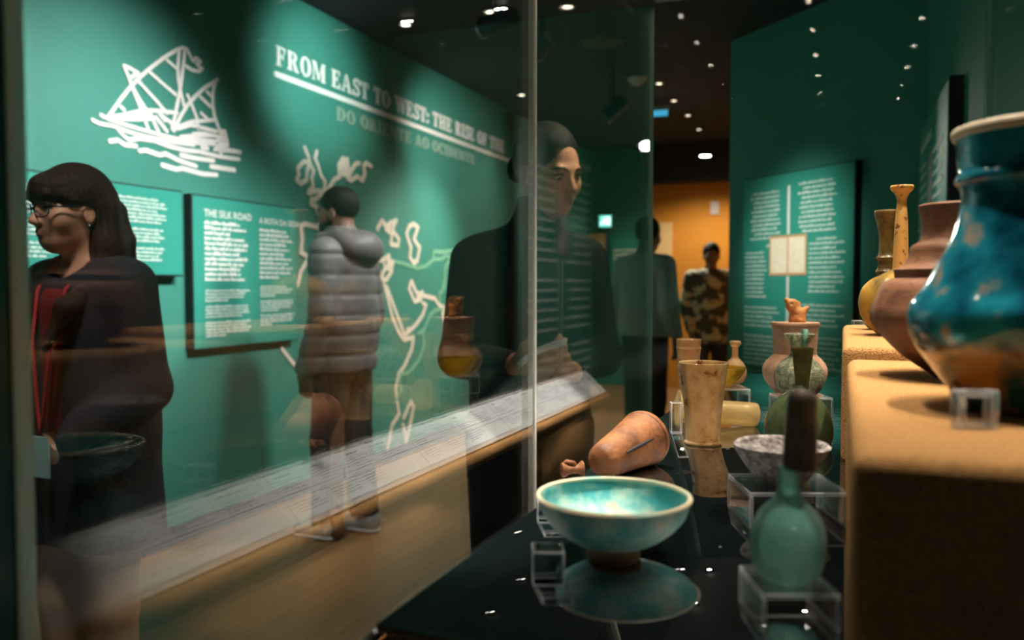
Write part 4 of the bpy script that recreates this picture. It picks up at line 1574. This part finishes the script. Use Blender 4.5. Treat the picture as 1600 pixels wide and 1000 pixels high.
        for _ in range(smooth):
            sm = np.zeros_like(P)
            c_ = np.zeros(len(P))
            for a, b in ((0, 1), (1, 2), (2, 3), (3, 0)):
                np.add.at(sm, Fq[:, a], P[Fq[:, b]])
                np.add.at(sm, Fq[:, b], P[Fq[:, a]])
                np.add.at(c_, Fq[:, a], 1)
                np.add.at(c_, Fq[:, b], 1)
            P = P * 0.5 + 0.5 * sm / c_[:, None]
        P = P * scale
        me = bpy.data.meshes.new(name)
        me.vertices.add(len(P))
        me.vertices.foreach_set('co', P.astype(np.float32).ravel())
        me.loops.add(len(Fq) * 4)
        me.loops.foreach_set('vertex_index', Fq.astype(np.int32).ravel())
        me.polygons.add(len(Fq))
        me.polygons.foreach_set('loop_start', np.arange(0, len(Fq) * 4, 4, dtype=np.int32))
        me.polygons.foreach_set('use_smooth', np.ones(len(Fq), dtype=bool))
        me.update(calc_edges=True)
        me.validate()
        return me


# clay figurine standing on the pale jar
fz = Field((-.035, -.03, -.004), (.035, .03, .062), 0.0012)
fz.cone((0.004, 0, 0.006), (0.006, 0, 0.016), .0185, .0150, .004)
fz.cone((0.004, 0, 0.018), (-0.010, 0, 0.036), .0135, .0105, .008)
fz.cone((-0.010, 0, 0.036), (-0.020, 0, 0.048), .0105, .0055, .006)
fz.cone((-0.006, 0, 0.042), (0.004, 0, 0.040), .009, .006, .006)
fz.cone((0.014, 0, 0.022), (0.024, 0, 0.030), .008, .0055, .005)
fz.ell((-0.013, -.012, 0.040), (.004, .004, .004), .003, 'sub')
fz.ell((0.006, 0, -0.012), (.03, .03, .012), .001, 'sub')
fe = tag(empty('clay_figurine', (at_depth(1243, 503, d6).x, at_depth(1243, 503, d6).y, jar_top), YAW), 'orange brown clay bird-like figurine on top of the pale jar', 'figurine')
link('body', fz.mesh('body'), mat('orange_clay', (0.45, 0.16, 0.04), 0.6, col2=(0.58, 0.26, 0.08), scale=60, bump=0.4, bscale=200), fe)

# ------------------------------------------------------------------ people
SKIN = mat('skin', (0.56, 0.28, 0.165), 0.5, col2=(0.60, 0.31, 0.19), scale=30, sss=0.15)
LIPS = mat('lip_skin', (0.42, 0.19, 0.15), 0.5)
SKIN_D = mat('skin_deep', (0.16, 0.075, 0.045), 0.45, col2=(0.19, 0.09, 0.055), scale=30, sss=0.1)
EYEW = mat('eye_white', (0.75, 0.72, 0.68), 0.2)
IRIS = mat('iris', (0.03, 0.02, 0.015), 0.1)
HAIRB = mat('hair_brown', (0.014, 0.008, 0.006), 0.5, col2=(0.050, 0.027, 0.015), scale=24, stretch=(8, 8, 0.5), bump=1.0, bscale=40, ramp=(0.35, 0.7), spec=0.2)
HAIRK = mat('hair_black', (0.005, 0.0045, 0.005), 0.6, spec=0.12, col2=(0.013, 0.011, 0.010), scale=22, stretch=(6, 6, 0.8), bump=0.5, bscale=60)


def head_prims(f, ear=True, female=True):
    """head in its own frame: origin between the eyes' level, +y forward, z up"""
    f.ell((0, -.012, .032), (.074, .094, .090), .02)
    f.ell((0, .022, -.035), (.058, .070, .078), .03)
    f.ell((0, .050, -.086), (.030, .034, .026), .03)
    f.cone((-.033, .080, .018), (.033, .080, .018), .009, .009, .016)
    f.cone((0, .086, .008), (0, .107, -.030), .0065, .0115, .010)
    f.ell((-.011, .098, -.034), (.008, .010, .008), .006)
    f.ell((.011, .098, -.034), (.008, .010, .008), .006)
    for s in (-1, 1):
        f.ell((s * .031, .097, .000), (.015, .012, .008), .010, 'sub')
        f.ell((s * .038, .056, -.026), (.024, .020, .024), .03)
        if ear:
            f.ell((s * .076, -.006, -.012), (.008, .018, .031), .006)
            f.ell((s * .084, -.002, -.010), (.005, .010, .019), .004, 'sub')
    f.ell((0, .090, -.056), (.021, .010, .0055), .004)
    f.ell((0, .088, -.066), (.018, .010, .006), .004)
    f.ell((0, .101, -.0608), (.022, .008, .0014), .003, 'sub')


def hand_prims(f, wr, dirv, palm_n, thumb_dir, curl=0.5):
    """wr wrist, dirv along the hand, palm_n normal of the palm (towards which fingers curl)"""
    wr, d_, n_, t_ = [Vector(x) for x in (wr, dirv, palm_n, thumb_dir)]
    d_.normalize()
    n_.normalize()
    t_ = (t_ - d_ * t_.dot(d_)).normalized()
    f.cone(wr, wr + d_ * .045, .024, .030, .012, sq=(1, 1, 1))
    base = wr + d_ * .085
    f.cone(wr + d_ * .03 + t_ * .016, base + t_ * .026, .015, .012, .012)
    f.cone(wr + d_ * .03 - t_ * .014, base - t_ * .026, .015, .012, .012)
    f.cone(wr + d_ * .03, base, .016, .013, .012)
    for i, (o_, L_) in enumerate(((.029, .068), (.0095, .078), (-.010, .072), (-.029, .058))):
        p0 = base + t_ * o_
        a1 = (d_ + n_ * curl * .5).normalized()
        a2 = (d_ * .8 + n_ * curl * 1.2).normalized()
        a3 = (d_ * .5 + n_ * curl * 1.9).normalized()
        p1 = p0 + a1 * L_ * .45
        p2 = p1 + a2 * L_ * .30
        p3 = p2 + a3 * L_ * .25
        f.chain([p0, p1, p2, p3], [.0098, .0092, .0085, .0075], .003)
    p0 = wr + d_ * .03 + t_ * .022
    p1 = p0 + (d_ * .6 + t_ * .7 + n_ * .25).normalized() * .035
    p2 = p1 + (d_ * .9 + t_ * .2 + n_ * .4).normalized() * .03
    f.chain([p0, p1, p2], [.013, .0105, .0085], .005)


def rot(yaw=0.0, pitch=0.0, roll=0.0):
    return np.array(Matrix.Rotation(yaw, 3, 'Z') @ Matrix.Rotation(pitch, 3, 'X') @ Matrix.Rotation(roll, 3, 'Y'))


def person(px, d, H, phi, label, name='person'):
    """stand a person at pixel column px, depth d; phi: 0 faces the camera, 90 faces image left"""
    p = at_depth(px, 445, d)
    toc = Vector((-p.x, -p.y, 0)).normalized()
    left = Vector((toc.y, -toc.x, 0))
    if left.dot(TO_R) > 0:
        left = -left
    f = toc * math.cos(math.radians(phi)) + left * math.sin(math.radians(phi))
    rz = math.atan2(f.y, f.x) - math.pi / 2
    return tag(empty(name, (p.x, p.y, 0), rz), label, 'person')


def body_common(f, head_R, head_o, arms, hands=True, female=True, neck_r=.052):
    f.frame(head_R, head_o)
    head_prims(f, True, female)
    f.frame()
    ho = np.array(head_o)
    nb = np.array((0, -0.02, 1.42))
    f.cone(ho + np.array(head_R) @ np.array((0, -.025, -.07)), nb, neck_r, neck_r + .006, .02)
    f.cone((0, -.01, 1.05), (0, -.01, 1.30), .12, .135, .05, sq=(1, .62, 1))
    f.cone((-.12, -.015, 1.375), (.12, -.015, 1.375), .045, .045, .05)
    f.cone((0, 0, .90), (0, 0, 1.0), .14, .125, .05, sq=(1, .65, 1))
    for s in (-1, 1):
        f.chain([(s * .085, 0, .88), (s * .09, .01, .48), (s * .09, -.01, .10)], [.075, .05, .036], .03)
        f.cone((s * .09, -.02, .045), (s * .095, .10, .03), .036, .026, .02)
    for (sh, el, wr) in arms:
        f.chain([sh, el, wr], [.046, .036, .026], .02)


def set_regions(me, fn, nmat=2):
    """material index per face from a function of its centre"""
    n = len(me.polygons)
    c = np.zeros(n * 3, dtype=np.float32)
    me.polygons.foreach_get('center', c)
    c = c.reshape(-1, 3)
    me.polygons.foreach_set('material_index', fn(c).astype(np.int32))
    me.update()


def face_parts(root, body, head_R, head_o, s, brow_m, eyes=True, look=(0.0, 0.0)):
    R = np.array(head_R)
    ho = np.array(head_o)
    for sgn in (-1, 1):
        c = (ho + R @ np.array((sgn * .031, .0735, -.002))) * s
        bm = bmesh.new()
        bmesh.ops.create_uvsphere(bm, u_segments=20, v_segments=14, radius=.0125 * s)
        me = bpy.data.meshes.new('eye')
        bm.to_mesh(me)
        bm.free()
        eye = link('eye', me, [EYEW, IRIS], body)
        eye.location = c
        gaze = R @ np.array((look[0], 1.0, look[1]))
        gaze = Vector(gaze).normalized()
        for p in me.polygons:
            p.use_smooth = True
            p.material_index = 1 if Vector(p.center).normalized().dot(gaze) > 0.86 else 0
        pts = [Vector((ho + R @ np.array((sgn * x, y, z))) * s) for x, y, z in ((.014, .092, .017), (.026, .0905, .0225), (.038, .082, .0225), (.050, .067, .016))]
        link('eyebrow', tube_me('eyebrow', pts, [.0028, .0036, .0034, .0018], 8), brow_m, body)
        pts = [Vector((ho + R @ np.array((sgn * x, y, z))) * s) for x, y, z in ((.018, .0835, .002), (.026, .0868, .0055), (.036, .0848, .006), (.045, .076, .002))]
        link('upper_eyelid', tube_me('upper_eyelid', pts, [.0016, .0030, .0030, .0016], 8), brow_m, body)


def shoes(root, s, m, sole, y=0.0, feet=((-.09, 0), (.09, 0))):
    for x, yy in feet:
        f = Field((x - .07, yy - .13, -.012), (x + .07, yy + .22, .15), .006)
        f.cone((x, yy - .035, .05), (x, yy + .12, .038), .046, .040, .03)
        f.cone((x, yy - .03, .06), (x, yy - .02, .11), .042, .045, .03)
        f.ell((x, yy + .04, -.10), (.4, .5, .10), .002, 'sub')
        o = link('shoe', f.mesh('shoe', s), m, root)
        g = Field((x - .07, yy - .13, -.012), (x + .07, yy + .22, .05), .006)
        g.cone((x, yy - .035, .012), (x, yy + .12, .012), .048, .043, .01, sq=(1, 1, .3))
        link('sole', g.mesh('sole', s), sole, o)


def trousers(root, s, m, z_top=1.02, r=(.095, .072, .058), legs=((-.09, 0), (.09, 0)), wide=1.0, zc=.09):
    f = Field((-.26, -.2, .03), (.26, .24, z_top + .02), .009)
    f.cone((0, 0, .92), (0, 0, z_top), .158, .140, .04, sq=(1, .68, 1))
    for x, yy in legs:
        f.chain([(x * .95, 0, .88), (x, yy * .5 + .012, .48), (x, yy - .01, zc)], [r[0], r[1], r[2]], .02)
    f.ell((0, 0, zc - .30), (.6, .6, .30), .004, 'sub')
    return link('trousers', f.mesh('trousers', s), m, root)


# --- woman with eyeglasses at the left
S = 1.61 / 1.7
w1 = person(132, 2.2, 1.61, 52, 'woman with eyeglasses and long brown hair in a dark cardigan')
HR = rot(math.radians(-8), math.radians(-2), 0)
HO = (0, .035, 1.575)
arms = [((-.165, -.01, 1.37), (-.21, -.02, 1.09), (-.15, .19, .98)), ((.165, -.01, 1.37), (.21, -.02, 1.09), (.15, .20, .98))]
f = Field((-.28, -.2, .0), (.28, .2, 1.72), .0052)
body_common(f, HR, HO, arms)
for sg, (a, b, c) in zip((-1, 1), arms):
    hand_prims(f, c, (-sg * .55, .8, -.1), (0, -.1, -1), (-sg * .6, -.2, .4), .45)
me = f.mesh('body', S)
hoS, hRi = np.array(HO) * S, HR.T


def lip_fn(c):
    q = (c - hoS) @ HR
    return ((np.abs(q[:, 0]) < .022 * S) & (q[:, 1] > .090 * S) & (q[:, 2] > -.070 * S) & (q[:, 2] < -.052 * S)).astype(int)


set_regions(me, lip_fn)
b1 = link('body', me, [SKIN, LIPS], w1)
face_parts(w1, b1, HR, HO, S, HAIRB, look=(0.25, 0.0))
trousers(w1, S, mat('beige_trousers', (0.42, 0.29, 0.21), 0.85, col2=(0.46, 0.32, 0.24), scale=12, bump=0.3, bscale=30))
shoes(w1, S, mat('brown_shoe', (0.10, 0.05, 0.03), 0.5), BLACK)
# red top
f = Field((-.24, -.2, .90), (.24, .24, 1.46), .008)
f.cone((0, .0, 1.0), (0, .0, 1.30), .150, .150, .05, sq=(1, .72, 1))
f.cone((-.10, -.01, 1.37), (.10, -.01, 1.37), .055, .055, .06)
f.ell((0, .10, 1.46), (.07, .10, .09), .02, 'sub')
link('red_top', f.mesh('red_top', S), mat('red_cloth', (0.20, 0.008, 0.012), 0.85), w1)
# dark cardigan, open at the front
f = Field((-.36, -.26, .60), (.36, .28, 1.50), .008)
f.cone((0, -.02, .66), (0, -.02, 1.0), .215, .19, .05, sq=(1, .78, 1))
f.cone((0, -.015, 1.0), (0, -.02, 1.30), .19, .175, .05, sq=(1, .76, 1))
f.cone((-.135, -.02, 1.375), (.135, -.02, 1.375), .062, .062, .06)
for a, b, c in arms:
    f.chain([a, b, c], [.070, .062, .054], .03)
f.cone((0, .32, .55), (0, .245, 1.42), .21, .15, .02, 'sub')
f.ell((0, .06, 1.49), (.085, .115, .10), .02, 'sub')
f.ell((0, 0, .36), (.9, .9, .30), .003, 'sub')
CARD = mat('charcoal_knit', (0.012, 0.012, 0.018), 0.9, col2=(0.018, 0.018, 0.026), scale=60, bump=0.3, bscale=250)
link('cardigan', f.mesh('cardigan', S), CARD, w1)
# hair: cap with fringe, ponytail and long locks
f = Field((-.20, -.26, -.45), (.20, .16, .17), .0055)
f.ell((0, -.018, .036), (.085, .104, .098), .02)
f.ell((0, .060, .060), (.060, .048, .040), .02)
f.cone((-.045, .088, .036), (.045, .088, .036), .012, .012, .02)
f.ell((0, .07, -.07), (.075, .085, .092), .012, 'sub')
for sg in (-1, 1):
    f.cone((sg * .062, .050, .036), (sg * .076, .028, .012), .014, .007, .012)
    f.ell((sg * .098, .030, -.035), (.044, .060, .058), .008, 'sub')
    f.chain([(sg * .055, -.065, .0), (sg * .066, -.06, -.10), (sg * .085, -.03, -.19), (sg * .098, .085, -.26), (sg * .090, .150, -.38)], [.04, .042, .034, .024, .008], .03)
f.chain([(0, -.085, .02), (0, -.10, -.08), (0, -.115, -.20), (0, -.125, -.33)], [.046, .052, .046, .015], .03)
f.chain([(0, -.105, .045), (0.01, -.138, .005), (.015, -.158, -.08), (.01, -.165, -.20), (0, -.16, -.30)], [.022, .026, .032, .026, .008], .012)
me = f.mesh('hair', 1.0)
hr = link('hair', me, HAIRB, w1)
hr.matrix_local = Matrix.Translation(Vector(HO) * S) @ Matrix(HR.tolist()).to_4x4() @ Matrix.Scale(S, 4)
# eyeglasses
eg = link('eyeglasses', tube_me('bridge', [(-.008, .106, .004), (0, .109, .007), (.008, .106, .004)], .0016, 8), mat('dark_frame', (0.010, 0.012, 0.016), 0.25), w1)
eg.matrix_local = Matrix.Translation(Vector(HO) * S) @ Matrix(HR.tolist()).to_4x4() @ Matrix.Scale(S, 4)
for sg in (-1, 1):
    P = []
    for k in range(25):
        t = 2 * math.pi * k / 24
        cx, cz = math.cos(t), math.sin(t)
        P.append((sg * .034 + .026 * math.copysign(abs(cx) ** .75, cx), .104 - .010 * (abs(sg * .034 + .026 * cx) / .06) ** 2, -.004 + .0195 * math.copysign(abs(cz) ** .8, cz) + .002))
    link('lens_rim', tube_me('lens_rim', P, .0019, 8), MATS['dark_frame'], eg)
    link('lens', pydata('lens', [(x, y, z) for x, y, z in P[:-1]], [tuple(range(24))]), pane_mat('lens_glass', (0.86, 0.88, 0.92), 0.5) if 'lens_glass' not in MATS else MATS['lens_glass'], eg)
    link('temple_arm', tube_me('temple_arm', [(sg * .060, .096, .006), (sg * .074, .06, .006), (sg * .083, .0, .010), (sg * .083, -.02, .0)], [.0028, .0026, .0022, .002], 8), MATS['dark_frame'], eg)
bm = bmesh.new()
bmesh.ops.create_uvsphere(bm, u_segments=12, v_segments=8, radius=.004)
me = bpy.data.meshes.new('earring')
bm.to_mesh(me)
bm.free()
for sg in (-1, 1):
    o = link('earring', me.copy() if sg > 0 else me, mat('silver', (0.7, 0.7, 0.7), 0.2, metal=1), w1)
    o.location = (Vector(HO) + Matrix(HR.tolist()) @ Vector((sg * .082, .0, -.044))) * S
# lanyard and badge
ly = link('lanyard', tube_me('lanyard', [Vector(q) * S for q in ((-.06, .02, 1.44), (-.055, .10, 1.36), (-.035, .135, 1.22), (-.012, .140, 1.04), (0, .142, .98), (.012, .140, 1.04), (.035, .135, 1.22), (.055, .10, 1.36), (.06, .02, 1.44))], .005, 8),
          mat('red_ribbon', (0.40, 0.015, 0.02), 0.7), w1)
link('badge', box_me('badge', -.038 * S, .038 * S, .142 * S, .146 * S, .86 * S, .97 * S, .001, 1), mat('badge_card', (0.45, 0.72, 0.68), 0.4), ly)

# --- woman in a black turtleneck at the glass
S = 1.73 / 1.7
w2 = person(828, 2.33, 1.73, -6, 'woman in a black turtleneck reading a sheet at the case')
HR = rot(math.radians(34), math.radians(-15), math.radians(4))
HO = (-0.045, .05, 1.580)
arms = [((-.160, -.01, 1.345), (-.198, .02, 1.08), (-.09, .22, 1.06)), ((.160, -.01, 1.345), (.198, .02, 1.08), (.07, .23, 1.08))]
f = Field((-.28, -.2, 0), (.28, .40, 1.70), .0052)
body_common(f, HR, HO, arms, neck_r=.048)
hand_prims(f, arms[0][2], (.9, .45, .05), (0, -.3, 1), (0, .6, .6), .5)
hand_prims(f, arms[1][2], (-.9, .45, .15), (0, -.3, 1), (0, .6, .6), .5)
me = f.mesh('body', S)
hoS = np.array(HO) * S
set_regions(me, lip_fn)
b2 = link('body', me, [SKIN, LIPS], w2)
face_parts(w2, b2, HR, HO, S, HAIRK, look=(0.15, -0.35))
BLK = mat('black_knit', (0.007, 0.008, 0.010), 0.9, col2=(0.011, 0.012, 0.015), scale=40, bump=0.2, bscale=250)
f = Field((-.34, -.24, .85), (.34, .34, 1.52), .008)
f.cone((0, 0, .90), (0, 0, 1.02), .17, .15, .05, sq=(1, .70, 1))
f.cone((0, 0, 1.02), (0, -.005, 1.27), .148, .162, .05, sq=(1, .68, 1))
f.cone((-.115, -.01, 1.355), (.115, -.01, 1.355), .058, .058, .07)
f.cone((0, -.01, 1.38), (-.032, .018, 1.52), .070, .062, .03)
for a, b, c in arms:
    f.chain([a, b, tuple(np.array(c) * .93 + np.array(b) * .07)], [.060, .050, .038], .03)
f.ell((-0.03, .08, 1.590), (.2, .2, .070), .003, 'sub')
link('sweater', f.mesh('sweater', S), BLK, w2)
trousers(w2, S, BLK, z_top=1.0)
shoes(w2, S, BLACK, BLACK)
f = Field((-.12, -.20, -.14), (.12, .14, .16), .0045)
f.ell((0, -.020, .036), (.082, .099, .096), .02)
f.ell((0, .078, -.050), (.068, .075, .098), .012, 'sub')
f.ell((0, .105, .015), (.046, .036, .050), .015, 'sub')
for sg in (-1, 1):
    f.ell((sg * .095, .0, -.016), (.030, .026, .036), .008, 'sub')
f.ell((0, -.118, -.01), (.045, .035, .042), .02)
hr = link('hair', f.mesh('hair', 1.0), HAIRK, w2)
hr.matrix_local = Matrix.Translation(Vector(HO) * S) @ Matrix(HR.tolist()).to_4x4() @ Matrix.Scale(S, 4)
bm = bmesh.new()
bmesh.ops.create_uvsphere(bm, u_segments=12, v_segments=8, radius=.006)
me = bpy.data.meshes.new('earring')
bm.to_mesh(me)
bm.free()
for sg in (-1, 1):
    o = link('earring', me.copy() if sg > 0 else me, MATS['silver'], w2)
    o.location = (Vector(HO) + Matrix(HR.tolist()) @ Vector((sg * .083, .0, -.046))) * S
# the sheet she holds
vv, ff = [], []
for i in range(9):
    for j in range(7):
        u, v_ = i / 8, j / 6
        vv.append((-.065 + .13 * u, .18 * v_ - .09, .010 * math.sin(math.pi * u) + .02 * v_ * v_))
for i in range(8):
    for j in range(6):
        ff.append((i * 7 + j, (i + 1) * 7 + j, (i + 1) * 7 + j + 1, i * 7 + j + 1))
me = pydata('paper_sheet', vv, ff, True)
ps_ = link('paper_sheet', me, mat('sheet_white', (0.75, 0.76, 0.78), 0.6))
md = ps_.modifiers.new('solid', 'SOLIDIFY')
md.thickness = 0.0006
hw = w2.matrix_basis @ Vector((0.0 * S, .30 * S, 1.10 * S))
ps_.location = hw
ps_.rotation_euler = (0.12, 0.45, w2.rotation_euler.z)
tag(ps_, 'white paper sheet held in the hands of the woman in black', 'paper')

# --- man in a grey puffer jacket, seen from behind
S = 1.80 / 1.7
m1 = person(536, 4.28, 1.80, 122, 'man in a grey hooded puffer jacket facing the map wall')
HR = rot(math.radians(8), math.radians(-3), 0)
HO = (0, .03, 1.575)
arms = [((-.175, -.01, 1.37), (-.215, -.03, 1.09), (-.215, .06, .84)), ((.175, -.01, 1.37), (.215, -.03, 1.09), (.215, .06, .84))]
f = Field((-.30, -.2, 0), (.30, .2, 1.72), .0058)
body_common(f, HR, HO, arms, female=False, neck_r=.058)
for sg, (a, b, c) in zip((-1, 1), arms):
    hand_prims(f, c, (0, .15, -1), (-sg, 0, 0), (0, 1, 0), .5)
b3 = link('body', f.mesh('body', S), SKIN_D, m1)
face_parts(m1, b3, HR, HO, S, HAIRK)
JACK = mat('grey_nylon', (0.115, 0.105, 0.105), 0.55, col2=(0.14, 0.13, 0.13), scale=10, bump=0.25, bscale=40)
f = Field((-.42, -.30, .80), (.42, .32, 1.52), .008)
f.cone((0, 0, .86), (0, 0, 1.05), .200, .200, .05, sq=(1, .74, 1))
f.cone((0, -.01, 1.05), (0, -.01, 1.28), .200, .190, .05, sq=(1, .74, 1))
f.cone((-.13, -.015, 1.365), (.13, -.015, 1.365), .075, .075, .07)
for a, b, c in arms:
    f.chain([a, b, c], [.080, .070, .060], .025)
f.cone((0, .0, 1.40), (0, .01, 1.475), .088, .082, .03)
f.ell((0, .012, 1.53), (.07, .072, .085), .008, 'sub')
Z = f.ax[2][None, None, :]
f.v += (0.0085 * (1 - np.abs(np.sin(math.pi * (Z - .80) / .095))) ** 3).astype(np.float32) * (Z < 1.38)
f.ell((0, 0, .52), (.9, .9, .30), .003, 'sub')
link('jacket', f.mesh('jacket', S, 1), JACK, m1)
f = Field((-.22, -.30, 1.24), (.22, .12, 1.56), .007)
f.chain([(-.105, .05, 1.44), (-.10, -.05, 1.44), (0, -.125, 1.41), (.10, -.05, 1.44), (.105, .05, 1.44)], [.038, .052, .058, .052, .038], .03)
f.ell((0, -.105, 1.395), (.15, .085, .080), .06)
f.ell((0, -.02, 1.50), (.062, .075, .10), .02, 'sub')
link('hood', f.mesh('hood', S), JACK, m1)
trousers(m1, S, mat('dark_trousers', (0.022, 0.017, 0.018), 0.85), z_top=1.0, legs=((-.09, .07), (.09, -.06)), r=(.098, .074, .062))
shoes(m1, S, mat('pale_sneaker', (0.45, 0.43, 0.42), 0.6), mat('sole_white', (0.6, 0.6, 0.6), 0.6), feet=((-.09, .07), (.09, -.06)))
f = Field((-.12, -.14, -.14), (.12, .14, .16), .0055)
f.ell((0, -.018, .040), (.080, .098, .092), .02)
f.ell((0, .085, -.05), (.09, .075, .105), .010, 'sub')
for sg in (-1, 1):
    f.ell((sg * .095, .0, -.016), (.030, .024, .034), .006, 'sub')
f.ell((0, -.06, -.135), (.12, .12, .075), .01, 'sub')
hr = link('hair', f.mesh('hair', 1.0), HAIRK, m1)
hr.matrix_local = Matrix.Translation(Vector(HO) * S) @ Matrix(HR.tolist()).to_4x4() @ Matrix.Scale(S, 4)
f = Field((-.1, -.06, -.16), (.1, .14, .03), .0055)
f.ell((0, .026, -.050), (.062, .072, .072), .02)
f.ell((0, .054, -.092), (.034, .036, .028), .02)
f.ell((0, .11, -.022), (.05, .06, .032), .010, 'sub')
f.ell((0, -.05, -.05), (.1, .058, .2), .008, 'sub')
f.ell((0, .12, -.061), (.026, .05, .011), .006, 'sub')
hr = link('beard', f.mesh('beard', 1.0), HAIRK, m1)
hr.matrix_local = Matrix.Translation(Vector(HO) * S) @ Matrix(HR.tolist()).to_4x4() @ Matrix.Scale(S, 4)


# --- two visitors further back
def far_person(px, d, H, phi, label, top_m, leg_m, skin, headyaw, coat=False):
    S = H / 1.7
    r = person(px, d, H, phi, label)
    HR = rot(math.radians(headyaw), math.radians(-4), 0)
    HO = (0, .03, 1.575)
    arms = [((-.18, -.01, 1.37), (-.235, -.03, 1.10), (-.20, .08, .88)), ((.18, -.01, 1.37), (.235, -.03, 1.10), (.20, .08, .88))]
    f = Field((-.30, -.2, 0), (.30, .22, 1.72), .007)
    body_common(f, HR, HO, arms)
    for sg, (a, b, c) in zip((-1, 1), arms):
        hand_prims(f, c, (0, .15, -1), (-sg, 0, 0), (0, 1, 0), .5)
    b = link('body', f.mesh('body', S), skin, r)
    face_parts(r, b, HR, HO, S, HAIRK)
    f = Field((-.36, -.24, .66), (.36, .26, 1.50), .01)
    zb_ = .74 if coat else .90
    f.cone((0, 0, zb_ + .06), (0, 0, 1.05), .195, .175, .05, sq=(1, .74, 1))
    f.cone((0, 0, 1.05), (0, -.01, 1.28), .175, .178, .05, sq=(1, .72, 1))
    f.cone((-.14, -.015, 1.365), (.14, -.015, 1.365), .068, .068, .07)
    for a, b_, c in arms:
        f.chain([a, b_, c], [.072, .062, .05], .03)
    f.cone((0, -.01, 1.40), (0, 0, 1.455), .066, .06, .03)
    f.ell((0, .0, 1.52), (.2, .2, .07), .003, 'sub')
    f.ell((0, 0, zb_ - .30), (.9, .9, .30), .003, 'sub')
    link('jacket' if coat else 'sweater', f.mesh('top', S), top_m, r)
    trousers(r, S, leg_m)
    shoes(r, S, BLACK, BLACK)
    f = Field((-.12, -.14, -.14), (.12, .14, .16), .0065)
    f.ell((0, -.018, .040), (.082, .100, .094), .02)
    f.ell((0, .085, -.05), (.09, .075, .105), .010, 'sub')
    for sg in (-1, 1):
        f.ell((sg * .095, .0, -.016), (.030, .024, .034), .006, 'sub')
    f.ell((0, -.06, -.135), (.12, .12, .075), .01, 'sub')
    hr = link('hair', f.mesh('hair', 1.0), HAIRK, r)
    hr.matrix_local = Matrix.Translation(Vector(HO) * S) @ Matrix(HR.tolist()).to_4x4() @ Matrix.Scale(S, 4)
    return r


far_person(1008, 5.9, 1.78, -140, 'man in a pale grey-green sweater and dark trousers walking away',
           mat('sage_knit', (0.26, 0.32, 0.30), 0.9, col2=(0.30, 0.36, 0.34), scale=20, bump=0.2), MATS['dark_trousers'], SKIN_D, 12)
far_person(1110, 8.0, 1.70, -12, 'person in a mottled green and cream jacket by the ochre wall',
           mat('mottled_jacket', (0.05, 0.05, 0.04), 0.85, col2=(0.42, 0.38, 0.28), scale=7, ramp=(0.48, 0.54), detail=2), MATS['dark_trousers'], SKIN_D, -10, True)
